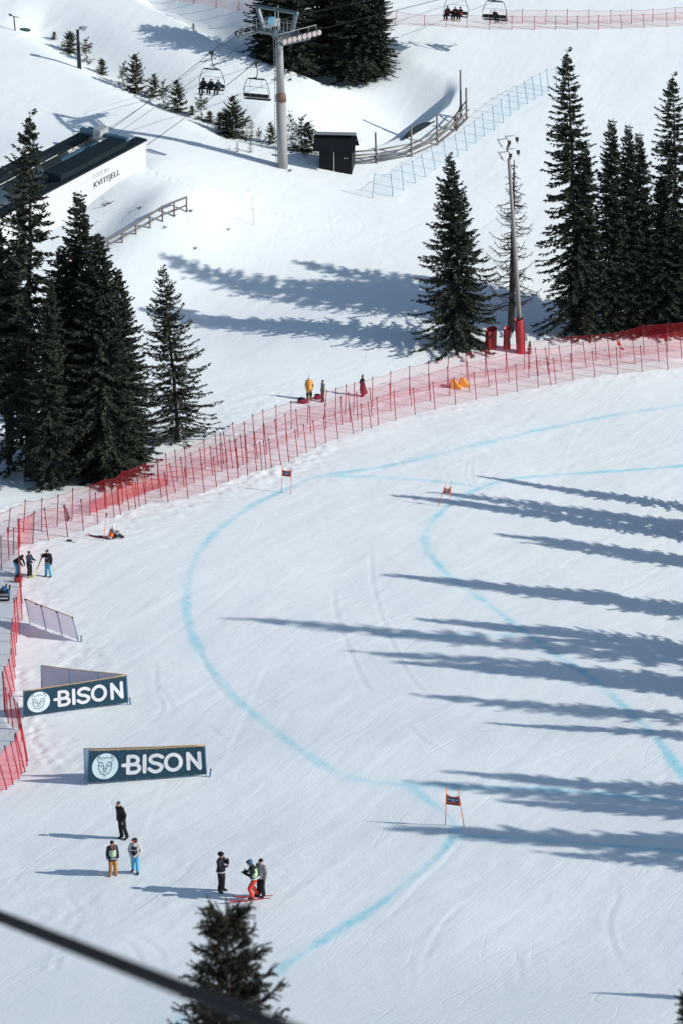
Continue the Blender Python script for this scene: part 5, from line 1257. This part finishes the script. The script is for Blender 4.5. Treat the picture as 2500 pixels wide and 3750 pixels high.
def wedge(name, label, BLp, TLp, BRp, TRp, back=None, seed=1, grp='advertising banners on the piste', front=True):
    bl, br = P(*BLp), P(*BRp); hl, hr = metres(BLp[1]-TLp[1], bl), metres(BRp[1]-TRp[1], br)
    ll = RGT*top3(bl, *TLp)[0]; lr = RGT*top3(br, *TRp)[0]
    c = bl; root = thing(name, c, label, 'banner', grp)
    if front:
        o, pt, W, nrm, TL, TR = banner_cloth('front_cloth', bl, br, hl, hr, ll, lr, BANNER, root, c, seed=seed)
        hm = (hl+hr)/2*.93
        def fmap(u_, v_, mm): return pt(min(1, max(0, u_/W)), min(1, max(0, v_/hm)), .014+mm*.0018)-c
        mw, ml = MB(), MB(); logo(mw, ml, fmap, W, hm)
        lo_ = mw.build('lettering', [WHITE, PALEB], o); ml.build('emblem', ROOFD, o)
        m_ = MB()
        for i in range(13):
            for v_ in (.03, .97): m_.ell(pt(i/12*.98+.01, v_, .012)-c, (.025, .025, .025), 0, 8, 5)
        m_.build('eyelets', GALV, o)
        m_ = MB(); m_.tube([pt(i/12, 1.0, 0)+ZUP*.035-c for i in range(13)], .028, 6); m_.build('top_rail', BAMBOO, root, True)
        poleset(root, c, [(bl, TL), (br, TR)])
    if back:
        (b2, t2) = back; p2 = P(*b2); h2 = metres(b2[1]-t2[1], p2); l2 = RGT*top3(p2, *t2)[0]
        e = br+np.array([.05, .10, 0]); e = ground(e[0], e[1])
        o2, pt2, W2, n2, TL2, TR2 = banner_cloth('back_cloth', p2, e, h2, hr, l2, lr, LILAC, root, c, seed=seed+5, nu=30)
        m_ = MB(); m_.tube([pt2(i/8, 1.0, 0)+ZUP*.03-c for i in range(9)], .026, 6); m_.build('top_rail', BAMBOO, root, True)
        off = np.array([0, -.05, 0])
        poleset(root, c, [(p2+off, TL2+off)]+[(ground(*(p2+(e-p2)*s+off)[:2]), pt2(s, 1)+off) for s in (1/3, 2/3)])
    return root
wedge('banner_wedge', 'navy BISON banner wedge lowest on the slope, above the man in black', (317, 2876), (326, 2751), (757, 2843), (750, 2733), back=((313, 2853), (309, 2744)), seed=3)
wedge('banner_wedge', 'navy BISON banner wedge tilted beside the zigzag net, its grey back panel showing behind', (87, 2631), (87, 2533), (469, 2580), (462, 2475), back=((154, 2556), (152, 2439)), seed=4)
# the third stands with its plain back to the camera
bl, br = P(115, 2285), P(292, 2350); c = bl
rb = thing('banner_wedge', c, 'banner seen from behind, plain lilac-grey cloth on blue poles, uppermost of the three', 'banner', 'advertising banners on the piste')
o, pt, W, nrm, TL, TR = banner_cloth('back_cloth', bl, br, metres(90, bl), metres(88, br), RGT*(-18*depth_of(bl)/FN), RGT*(-21*depth_of(br)/FN), LILAC, rb, c, seed=9, wr=.01)
m = MB(); m.tube([pt(i/8, 1, 0)+ZUP*.03-c for i in range(9)], .028, 6); m.build('top_rail', BAMBOO, rb, True)
off = np.array([0, -.05, 0]); poleset(rb, c, [(ground(*(bl+(br-bl)*s+off)[:2]), pt(s, 1)+off) for s in (.0, .333, .667, .995)])
m = MB()
for s in (.0, .24, .34, .66, .99): m.box(pt(s, 1)-c+off, (.09, .08, .10))
m.build('clamps', BLACK, rb)
def stub(px, py, hp, label, lean=.0, m_=BLUEP, rad=.04):
    b = P(px, py); h = metres(hp, b); o = thing('marker_stake', b, label, 'stake'); mm = MB(); mm.tube([(0, 0, -.15), (lean*h, 0, h)], rad, 8); mm.build('shaft', m_, o, True)
    mm = MB(); mm.tube([(lean*h*.93, 0, h*.93), (lean*h*1.02, 0, h*1.02)], rad*1.12, 8); mm.build('tip', DKTIP, o, True)
stub(299, 2350, 21, 'short blue stake beside the banner seen from behind')
stub(479, 2580, 24, 'short blue stake right of the tilted BISON banner', -.08)
stub(768, 2845, 28, 'short blue stake right of the lowest BISON banner', .2)
stub(929, 825, 62, 'thin orange stake alone on the snow below the lift tower', -.01, ORANGE, .022)
# bamboo stake with a black sponge beside the sitting skier
b = P(379, 1981); h = metres(1981-1880, b); o = thing('slalom_pole', b, 'orange pole with black padded top leaning beside the sitting skier', 'pole')
tx_ = 15*depth_of(b)/FN
m = MB(); m.tube([(0, 0, -.2), (tx_*.78, 0, h*.78)], .022, 7); m.build('shaft', ORANGE, o, True)
m = MB(); m.tube([(tx_*.78, 0, h*.78), (tx_*.83, 0, h*.83)], .024, 7); m.build('band', WHITE, o, True)
m = MB(); m.tube([(tx_*.83, 0, h*.83), (tx_*.9, 0, h*.9), (tx_*.91, 0, h*.91), (tx_, 0, h)], [.024, .024, .05, .045], 8); m.build('padded_top', BLACK, o, True)
# ================================================================ GATES
ORCL = mat('orange_gate_cloth', (.88, .17, .04), .6, noise=.08); GBLUE = mat('gate_blue_print', (.01, .06, .16), .5)
def gate(L, Rt, pan, label, sag=.12, dark=True):
    """L, Rt = (base, top) pixels of the two poles; pan = heights (fractions) of panel bottom and top"""
    bL, bR = P(*L[0]), P(*Rt[0]); c = (bL+bR)/2
    root = thing('race_gate', c, label, 'race gate', 'giant gates on the course')
    tops = []
    for b, (bp, tp_) in ((bL, L), (bR, Rt)):
        dx, h = top3(b, *tp_); t = b+ZUP*h+RGT*dx; tops.append(t)
        m_ = MB(); m_.tube([b-c-ZUP*.2, b-c+(t-b)*.06], .026, 7, 1); m_.tube([b-c+(t-b)*.06, t-c], .021, 7, 0); m_.build('pole', [ORANGE, mat('olive_foot', (.25, .22, .06), .6)], root, True)
    tL, tR = tops
    nrm = np.cross(bR-bL, ZUP); nrm /= np.linalg.norm(nrm)
    def pt(u_, v_, mm=0):
        a = bL+(tL-bL)*(pan[0]+(pan[1]-pan[0])*v_); b = bR+(tR-bR)*(pan[0]+(pan[1]-pan[0])*v_)
        q = a+(b-a)*u_; s4 = 4*u_*(1-u_)
        return q-ZUP*sag*s4*(v_**2)+nrm*(mm*.001+.05*math.sin(u_*7)*v_*(1-v_)+.03*s4*v_)-c
    def sheet(u0, u1, v0, v1, mm, nu=14, nv=6):
        m_ = MB(); vs = [pt(u0+(u1-u0)*i/nu, v0+(v1-v0)*j/nv, mm) for j in range(nv+1) for i in range(nu+1)]
        m_.add(vs, [(j*(nu+1)+i, j*(nu+1)+i+1, (j+1)*(nu+1)+i+1, (j+1)*(nu+1)+i) for j in range(nv) for i in range(nu)]); return m_
    p = sheet(0, 1, 0, 1, 0).build('panel', ORCL, root, True)
    sheet(.10, .90, .27, .84, 6).build('print', GBLUE, p, True)
    if dark: sheet(.05, .86, .02, .17, 6).build('hem', mat('dark_red_hem', (.16, .02, .02), .7), p, True)
    m_ = MB()
    for i, (u0, ww, hh) in enumerate(((.16, .035, .17), (.23, .03, .10), (.29, .03, .10), (.36, .03, .12), (.42, .05, .14), (.50, .045, .14), (.57, .03, .1), (.63, .03, .1), (.69, .035, .12), (.76, .045, .12), (.82, .03, .12))):
        v0 = .56-hh/2; q = [pt(u0, v0, 9), pt(u0+ww, v0, 9), pt(u0+ww, v0+hh, 9), pt(u0, v0+hh, 9)]; m_.add(q, [(0, 1, 2, 3)])
    q = [pt(.38, .36, 9), pt(.60, .36, 9), pt(.60, .40, 9), pt(.38, .40, 9)]; m_.add(q, [(0, 1, 2, 3)])
    m_.build('lettering', WHITE, p)
gate(((1629, 3022), (1633, 2882)), ((1698, 3028), (1676, 2890)), (.55, .83), 'orange race gate nearest the camera, above the dark tree shadow', .10)
gate(((1032, 1803), (1035, 1706)), ((1066, 1808), (1068, 1709)), (.62, .87), 'orange race gate by the front net, standing where the blue line starts its bend', .08)
gate(((1602, 1854), (1632, 1765)), ((1643, 1856), (1651, 1759)), (.53, .82), 'orange race gate with a creased panel, leaning, in the upper tree shadow', .22)
# ================================================================ HUT, WOODEN FENCE, RAILING
b = P(1228, 628); d_ = depth_of(b); hx = 118*d_/FN
hut = thing('hut', b, 'small black wooden hut with a corrugated roof beside the log fence', 'hut', None, R(-8))
hw = hx/2/math.cos(R(8)); hh = metres(628-548, b); HUTM = mat('black_boards', (.014, .018, .02), .8, noise=.3)
m = MB(); m.box((0, 1.2, hh/2-.3), (hw*2, 2.4, hh+.6))
for i in range(15): m.box((-hw+.1+i*(hw*2-.2)/14, -.02, hh/2-.3), (.09, .04, hh+.55))
m.build('walls', HUTM, hut)
m = MB(); m.box((-.12, -.045, hh*.47), (.05, .02, hh*.9)); m.build('door_gap', WHITE, hut)
for sx_ in (.85, 1.08): m = MB(); m.box((sx_, -.06, hh*.62), (.05, .04, .12)); m.build('handle', WHITE, hut)
m = MB(); rz1 = hh+1.35; n_ = 44; rw = hw+.42; vs = []
for i in range(n_+1):
    x_ = -rw-.1+(2*rw)*i/n_; dz = .035*(i % 2)
    vs += [(x_, -.75, hh-.12+dz), (x_, .75, rz1+dz), (x_, 2.9, hh-.1+dz)]
m.add(vs, [(i*3, i*3+3, i*3+4, i*3+1) for i in range(n_)]+[(i*3+1, i*3+4, i*3+5, i*3+2) for i in range(n_)])
roof = m.build('roof', mat('black_sheet', (.010, .014, .017), .85, spec=.1), hut)
m = MB(); m.box((-.1, .55, rz1+.09), (rw*2, .5, .06), 0, Matrix.Rotation(.35, 4, 'X')); m.tube([(rw-.1, .3, hh+.9), (rw+.45, .3, hh+.92)], .025, 5); m.build('ridge_cap', GALV, roof)
m = MB(); vs = [(hw, 0, hh-.1), (hw, 2.4, hh-.1), (hw, .75, rz1-.08), (-hw, 0, hh-.1), (-hw, 2.4, hh-.1), (-hw, .75, rz1-.08)]; m.add(vs, [(0, 1, 2), (5, 4, 3)]); m.build('gable', HUTM, hut)
WF = c2n([(848,1050,848,985),(1007,1040,998,845),(1229,997,1224,800),(1393,923,1388,730),(1513,830,1508,735)], 800, 0)+c2n([(122,833,116,728),(186,765,180,560)], 1600, 0)
pts = [(P(a, b_), metres(b_-d2, P(a, b_)), (c2-a)) for a, b_, c2, d2 in WF]; c = pts[2][0]
wf = thing('log_fence', c, 'grey log fence curving from the hut up along the snow hollow', 'fence')
for p, h, lx in pts:
    m = MB(); m.tube([p-c-ZUP*.4, p-c+ZUP*h+RGT*lx*depth_of(p)/FN], .10, 9); m.build('post', GREYW, wf, True)
for k in range(4):
    for i in range(len(pts)-1):
        a, b_ = pts[i][0]-c, pts[i+1][0]-c; z0 = .22+.34*k; dr = (b_-a)/np.linalg.norm(b_-a); nn = np.cross(dr, ZUP)
        m = MB(); m.tube([a-dr*.25+ZUP*(z0+random.uniform(-.05, .05))-nn*.12*(1 if k % 2 else -1), b_+dr*.25+ZUP*(z0+random.uniform(-.05, .05))-nn*.12*(1 if k % 2 else -1)], [.085, .07], 8); m.build('rail', GREYW, wf, True)
p = pts[-1][0]-c; m = MB(); m.tube([p+ZUP*2.0, p+ZUP*.2+np.array([-1.4, -.6, 0])], .08, 8); m.build('brace', DARKM, wf, True)
p0 = P(1690, 440); po = thing('log_post', ground(p0[0]-.1, p0[1]+.3), 'tallest grey post at the top end of the log fence', 'post'); m = MB(); m.tube([(0, 0, -.3), (-.12, 0, metres(440-262, p0))], [.13, .09], 9); m.build('shaft', GREYW, po, True)
m = MB(); m.box((-.05, 0, .9), (.34, .05, .5)); m.build('bracket', DARKM, po)
# dark corrugated sheet let into the hollow bank
b1, b2 = P(1470, 538), P(1592, 468); cs = thing('corrugated_sheet', b1, 'dark corrugated metal wall showing in the shaded hollow behind the log fence', 'metal sheet')
m = MB(); v = b2-b1; L = np.linalg.norm(v); n_ = 60; vs = []
for i in range(n_+1):
    s = i/n_; q = v*s+np.array([0, 1.0, .05])+np.array([.03*(i % 2), .06*(i % 2), 0]); g_ = H(b1[0]+q[0], b1[1]+q[1])-b1[2]; tp_ = g_+.2+.55*math.sin(min(1, s*1.15)*math.pi)**.7
    vs += [(q[0], q[1], g_-.3), (q[0], q[1]+.2, tp_)]
m.add(vs, [(i*2, i*2+2, i*2+3, i*2+1) for i in range(n_)]); m.build('sheet', ROOFD, cs)
RL = [(a/1.7422, b_/1.7422, c_/1.7422, d2/1.7422) for a, b_, c_, d2 in [(1193,1352,1192,1258),(1114,1380,1110,1288),(1039,1412,1034,1318),(959,1454,950,1372),(868,1494,860,1428),(781,1548,773,1482),(690,1592,685,1530),(600,1640,596,1580)]]
pts = [(P(a, b_), metres(b_-d2, P(a, b_))) for a, b_, c_, d2 in RL]; c = pts[3][0]
rl = thing('wooden_railing', c, 'weathered wooden railing running down the snow hump beside the left spruces', 'railing')
for p, h in pts: m = MB(); m.box(p-c+ZUP*(h/2-.2), (.14, .14, h+.4)); m.build('post', GREYW, rl)
for (z_, t_) in ((1.0, .07), (.42, .055)):
    for (p, h), (p2, h2) in zip(pts[:-1], pts[1:]):
        m = MB(); a, b_ = p-c+ZUP*h*z_, p2-c+ZUP*h2*z_; dr = (b_-a)/np.linalg.norm(b_-a); n2 = np.cross(dr, ZUP); n2 /= np.linalg.norm(n2); o_ = n2*(.10 if z_ < 1 else 0)
        m.tube([a-dr*.05+o_, b_+dr*.05+o_], [t_*1.5, t_*1.5], 4); m.build('rail', GREYW, rl)
# ================================================================ LAMP POSTS
def floodlight(parent, pos, yaw, sc=1.0):
    Mx = Matrix.Translation(V3(pos)) @ Matrix.Rotation(yaw, 4, 'Z') @ Matrix.Scale(sc, 4)
    def T(q): return tuple(Mx @ Vector(q))
    m_ = MB(); outer = [(-.75, -.45, .35), (-.75, .45, .35), (-.25, .45, -.45), (-.25, -.45, -.45)]; inn = [(.15, -.22, .42), (.15, .22, .42), (.2, .22, -.1), (.2, -.22, -.1)]
    m_.add([T(q) for q in outer+inn], [(0, 4, 5, 1), (1, 5, 6, 2), (2, 6, 7, 3), (3, 7, 4, 0), (4, 7, 6, 5)]); m_.add([T(q) for q in [(-.73, -.42, .33), (-.73, .42, .33), (-.24, .42, -.43), (-.24, -.42, -.43)]], [(0, 1, 2, 3)], 1)
    lamp = m_.build('lamp_head', [LAMPM, mat('lamp_glass', (.22, .24, .26), .3)], parent)
    m_ = MB(); m_.box(T((.38, 0, .05)), (.34*sc, .34*sc, .36*sc), 0, Matrix.Rotation(yaw, 4, 'Z')); m_.tube([T((.38, 0, -.1)), T((.5, 0, -.35))], .05*sc, 6); m_.build('housing', DARKM, lamp)
b = P(1909, 1286); lx, hL = top3(b, 1858, 530)
lp = thing('floodlight_pole', b, 'tall leaning wooden floodlight pole with four lamps, standing in a red pad', 'light pole')
m = MB(); m.tube([(0, 0, -.5), (lx*.5, 0, hL*.5), (lx, 0, hL)], [.21, .17, .13], 12); m.build('pole', POLEW, lp, True)
for (px_, py_) in ((1833, 523), (1862, 515), (1838, 568), (1867, 560)):
    dx = (px_+14-1858)*depth_of(b)/FN; dz = metres(530-py_, b)
    floodlight(lp, (lx+dx, -.15 if px_ < 1850 else .3, hL+dz), R(12), .85)
m = MB()
for z_ in (.05, 1.1): m.tube([(lx-.6, -.1, hL-z_), (lx+.45, .2, hL-z_+.12)], .05, 6)
m.build('bracket', DARKM, lp)
def pad(px, py, top, wpx, label, kind_, seed):
    b = P(px, py); h = metres(py-top, b); rr = wpx*depth_of(b)/FN/2; g = np.random.default_rng(seed)
    o = thing('safety_pad', b, label, 'safety pad', 'red safety pads')
    m_ = MB(); vs = []; n_, k_ = 24, 14
    for j in range(k_+1):
        t = j/k_
        for i in range(n_):
            a = 2*math.pi*i/n_; r_ = rr*(1+.03*math.sin(3*a+seed))
            x_, y_ = math.cos(a)*r_, math.sin(a)*r_*.9
            if kind_ == 'folded':
                y_ += rr*.55*max(0, 1-abs(x_-.05*rr-(.1-.05*t)*rr)/(rr*(.18+.35*t)))*(1 if y_ < 0 else 0)
                z_ = h*t+(.12*h*math.sin(a*1.0+.6) if j == k_ else 0)
            elif kind_ == 'dented':
                pin = math.exp(-((t-.42)/.16)**2); x_ = x_*(1-.35*pin*(1 if x_ > 0 else .1))+rr*.16*t*(x_ > 0); z_ = h*t+(.06*h*math.sin(a) if j == k_ else 0)
            else:
                x_ *= 1-.015*math.sin(t*9+a); z_ = h*t+(.03*h*math.sin(a+.5) if j == k_ else 0)
            vs.append((x_+(lx/hL*z_ if kind_ == 'tall' else 0)*1.0, y_, z_-.06*(j == 0)))
    m_.add(vs, [(j*n_+i, j*n_+(i+1) % n_, (j+1)*n_+(i+1) % n_, (j+1)*n_+i) for j in range(k_) for i in range(n_)])
    q0 = k_*n_; ins = [(x*.82, y*.82, z-.25) for x, y, z in vs[q0:]]
    m_.add(vs[q0:]+ins, [(i, (i+1) % n_, n_+(i+1) % n_, n_+i) for i in range(n_)]+[tuple(range(n_, 2*n_))])
    m_.build('cover', REDPAD, o, True)
    m_ = MB(); a = R(-35); m_.tube([(math.cos(a)*rr*1.0-(.0267*h*.1 if kind_ == 'tall' else 0), math.sin(a)*rr*.92, h*.06), (math.cos(a)*rr*1.02-(.0267*h*.9 if kind_ == 'tall' else 0), math.sin(a)*rr*.93, h*.92)], .025, 5); m_.build('seam', BURG, o)
pad(1906, 1292, 1168, 33, 'tall cylindrical red pad wrapped round the leaning floodlight pole', 'tall', 1)
pad(1795, 1275, 1206, 42, 'wide red pad with a deep fold, nearest the broad spruce', 'folded', 2)
pad(1854, 1275, 1201, 27, 'narrow dented red pad between the wide one and the tall one', 'dented', 3)
b = P(293, 251); h = metres(251-108, b); o = thing('lamp_post', b, 'dark square lamp post on the snow ridge with a pale lamp on top', 'lamp post')
m = MB(); m.box((-.09, 0, h/2-.2), (.28, .28, h+.4)); m.tube([(.12, -.1, -.3), (.02, -.1, h*.7)], .09, 8); m.build('post', DARKM, o); floodlight(o, (.42, 0, h+.12), R(160), .62)
b = P(57, 112); h = metres(112-62, b); o = thing('lamp_post', b, 'small dark lamp post at the top left with a drooping head', 'lamp post')
m = MB(); m.tube([(0, 0, -.3), (-.08, 0, h)], .07, 8); m.build('post', DARKM, o, True); m = MB(); m.tube([(.45, 0, h-.05), (-.1, 0, h+.05), (-.3, 0, h+.12)], .045, 6); m.ell((-.42, 0, h+.2), (.24, .16, .11), 0, 10, 6, Matrix.Rotation(R(25), 3, 'Y')); m.build('lamp_head', DARKM, o, True)
b = P(88, 111); o = thing('buried_tarp', b, 'dark green tarp edge poking out of the snow beside the small lamp post', 'tarp'); m = MB(); m.ell((0, .2, .0), (.75, .5, .22), 0, 14, 6); m.build('cover', mat('dark_green_tarp', (.03, .07, .06), .7), o, True)
# ================================================================ SMALL THINGS
def wedge_block(px, py, wpx, hpx, label):
    b = P(px, py); W = wpx*depth_of(b)/FN; h = metres(hpx, b); o = thing('foam_wedge', b, label, 'foam wedge', 'yellow foam wedges')
    m_ = MB(); x0, x1, x2 = -W*.5, -W*.12, W*.5
    prof = [(x0, 0), (x2, 0), (x2-.02, .06), (x1, h), (x0, h*.97)]
    vs = [(x, -.35, z-.02) for x, z in prof]+[(x+.05, .45, z-.02) for x, z in prof]
    m_.add(vs, [(0, 1, 2, 3, 4), (9, 8, 7, 6, 5)]+[(i, 5+i, 5+(i+1) % 5, (i+1) % 5) for i in range(5)]); m_.build('block', YPAD, o)
    m_ = MB(); m_.box((x0-.012, .02, h*.5), (.02, .10, h*.8)); m_.box((x0-.012, .3, h*.5), (.02, .06, h*.8)); m_.build('strap', BAMBOO, o)
wedge_block(1667, 1421, 38, 29, 'yellow foam wedge between the red nets, lower left of the pair')
wedge_block(1699, 1414, 36, 28, 'yellow foam wedge between the red nets, upper right of the pair')
def bag(px, py, wpx, hpx, label, m_=BURG, rz=0, top=True):
    b = P(px, py); W = wpx*depth_of(b)/FN; h = metres(hpx, b); o = thing('gear_bag', b, label, 'bag', None, rz)
    mb = MB(); mb.ell((0, 0, h*.42), (W*.46, .3, h*.48)); mb.ell((W*.2, 0, h*.36), (W*.3, .28, h*.4)); mb.ell((-W*.22, .02, h*.34), (W*.26, .26, h*.40)); m2 = MB(); remeshed(mb, .03, m2); m2.build('sack', m_, o, True)
    mm = MB(); mm.tube([(-W*.35, -.22, h*.7), (0, -.27, h*.95), (W*.3, -.2, h*.7)], .025, 6); mm.build('strap', BLACK, o, True)
    if top: mm = MB(); mm.ell((-W*.1, 0, h*.85), (W*.32, .22, h*.14)); mm.build('lid', BLACK, o, True)
bag(1109, 1477, 42, 22, 'dark red gear bag lying left of the person in the yellow coat')
bag(1166, 1462, 34, 20, 'dark red gear bag lying between the yellow coat and the grey jacket', rz=.3)
flat_ski((1085, 1457), (1140, 1478), SKID, 'dark ski beside the left gear bag')
bag(69, 2131, 20, 26, 'red and black bag standing against the zigzag net', mat('bright_red_bag', (.45, .05, .05), .7), R(90))
b = P(17, 2196); W = 44*depth_of(b)/FN; o = thing('equipment_pack', b, 'large black and blue equipment pack standing behind the zigzag net', 'pack')
h = metres(50, b); mb = MB(); mb.ell((0, 0, h*.36), (W*.48, .34, h*.42)); mb.ell((0, .05, h*.62), (W*.36, .28, h*.32)); mb.box((0, -.05, h*.18), (W*.9, .5, h*.34)); m2 = MB(); remeshed(mb, .03, m2); m2.build('sack', BLACK, o, True)
m = MB(); m.ell((W*.02, .02, h*.80), (W*.26, .26, h*.16)); m.ell((W*.38, 0, h*.42), (W*.13, .26, h*.34)); m.build('blue_pocket', mat('mid_blue_cloth', (.03, .14, .30), .7), o, True)
m = MB()
for i, x_ in enumerate((-.26, .02, .28)): m.tube([(W*x_-.07, -.345, h*.42), (W*x_+.07, -.345, h*.42), (W*x_+.07, -.345, h*.54), (W*x_-.07, -.345, h*.54), (W*x_-.07, -.345, h*.42)], .014, 4)
m.box((0, -.32, h*.22), (W*.7, .03, .07)); m.build('print', WHITE, o)
m = MB(); m.tube([(W*.15, .1, h*.8), (W*.2, .1, h*1.12)], .05, 6); m.tube([(W*.42, .05, h*.6), (W*.5, .05, h*1.05)], .06, 6); m.build('poles', BLACK, o, True)
def hung(px, py, label, m_, wpx, hpx, name='hung_jacket', cat='jacket'):
    b0 = P(ROW1[3][0], ROW1[3][1]) if name == 'hung_jacket' else P(px, 1311)
    dpt = depth_of(b0)-.12; t = D(px, py, dpt); W = wpx*dpt/FN; h = hpx*dpt/FN; o = thing(name, t, label, cat); g = np.random.default_rng(5)
    mm = MB(); n_, k_ = 10, 10; vs = []
    for j in range(k_+1):
        tt = j/k_; ww = W*(.12+.88*tt**.7) if tt < .8 else W*(1-.5*(tt-.8)/.2)
        for i in range(n_+1):
            s = i/n_; vs.append((ww*s-.03+.1*tt*W, -.05*math.sin(s*9)*tt-.03, -h*tt-(.12*h*(s-.5) if j == k_ else 0)))
    mm.add(vs, [(j*(n_+1)+i, j*(n_+1)+i+1, (j+1)*(n_+1)+i+1, (j+1)*(n_+1)+i) for j in range(k_) for i in range(n_)])
    off = len(vs); mm.add([(x, y+.07, z) for x, y, z in vs], [((j+1)*(n_+1)+i, (j+1)*(n_+1)+i+1, j*(n_+1)+i+1, j*(n_+1)+i) for j in range(k_) for i in range(n_)])
    mm.build('cloth', m_, o, True); mm = MB(); mm.ell((0, 0, 0), (.07, .06, .06), 0, 8, 6); mm.build('collar', BLACK, o, True)
hung(236, 1851, 'grey jacket hung on a post of the front red net', GREY, 24, 60)
hung(2258, 1246, 'bright orange cloth bundle tied to the back red net', ORANGE, 17, 20, 'cloth_bundle', 'cloth')
hung(2272, 1272, 'small dark red flag on the back red net below the orange bundle', BURG, 14, 9, 'small_flag', 'flag')
b = P(256, 1984); o = thing('ski_pole', b, 'black ski pole and glove dropped on the snow left of the sitting skier', 'ski pole')
m = MB(); m.tube([(-.2, .05, .05), (.45, -.25, .04)], .016, 6); m.build('shaft', BLACK, o, True); m = MB(); m.ell((-.05, 0, .09), (.16, .09, .08), 0, 10, 6); m.ell((.12, .02, .11), (.07, .05, .05), 0, 8, 6); m.build('grip', BLACK, o, True)
# twigs poking through the snow
for i, (px_, py_, s_) in enumerate([(385, 755, .5), (402, 747, .4), (510, 765, .3), (700, 775, .35), (605, 835, .3), (838, 842, .22), (715, 912, .3), (640, 792, .3), (1062, 628, .4)]):
    b = P(px_, py_); g = np.random.default_rng(80+i); o = thing('twig_bush', b, ['dark twigs beside the station text', 'second tuft of twigs beside the station text', 'twigs on the dirty, shade-painted snow patch', 'twigs at the upper end of the railing', 'twigs under the railing', 'twig on the snow right of the railing', 'twigs on the hump below the railing', 'low twigs near the upper railing posts', 'grey twigs at the foot of the lift tower'][i], 'twigs', 'twigs in the snow')
    m = MB()
    for k in range(16):
        a = g.uniform(0, 6.28); l_ = s_*g.uniform(.5, 1.2); m.tube([(0, 0, -.05), (math.cos(a)*l_*.5, math.sin(a)*l_*.5, l_*.4), (math.cos(a)*l_, math.sin(a)*l_, l_*g.uniform(.3, .9))], [.02, .013, .005], 4, 0, False)
    m.build('stems', BARK, o)
# ================================================================ ROPE CLOSE TO THE CAMERA
A_, B_ = D(0, 3357, 9.6), D(900, 3712, 6.9)
ptsr = [A_+(B_-A_)*t for t in np.linspace(-14, 5, 40)]
rope('near_lift_rope', ptsr, .0235, 'thick dark rope close to the camera, blurred across the lower left corner', 'rope', None, CABLE, 12)
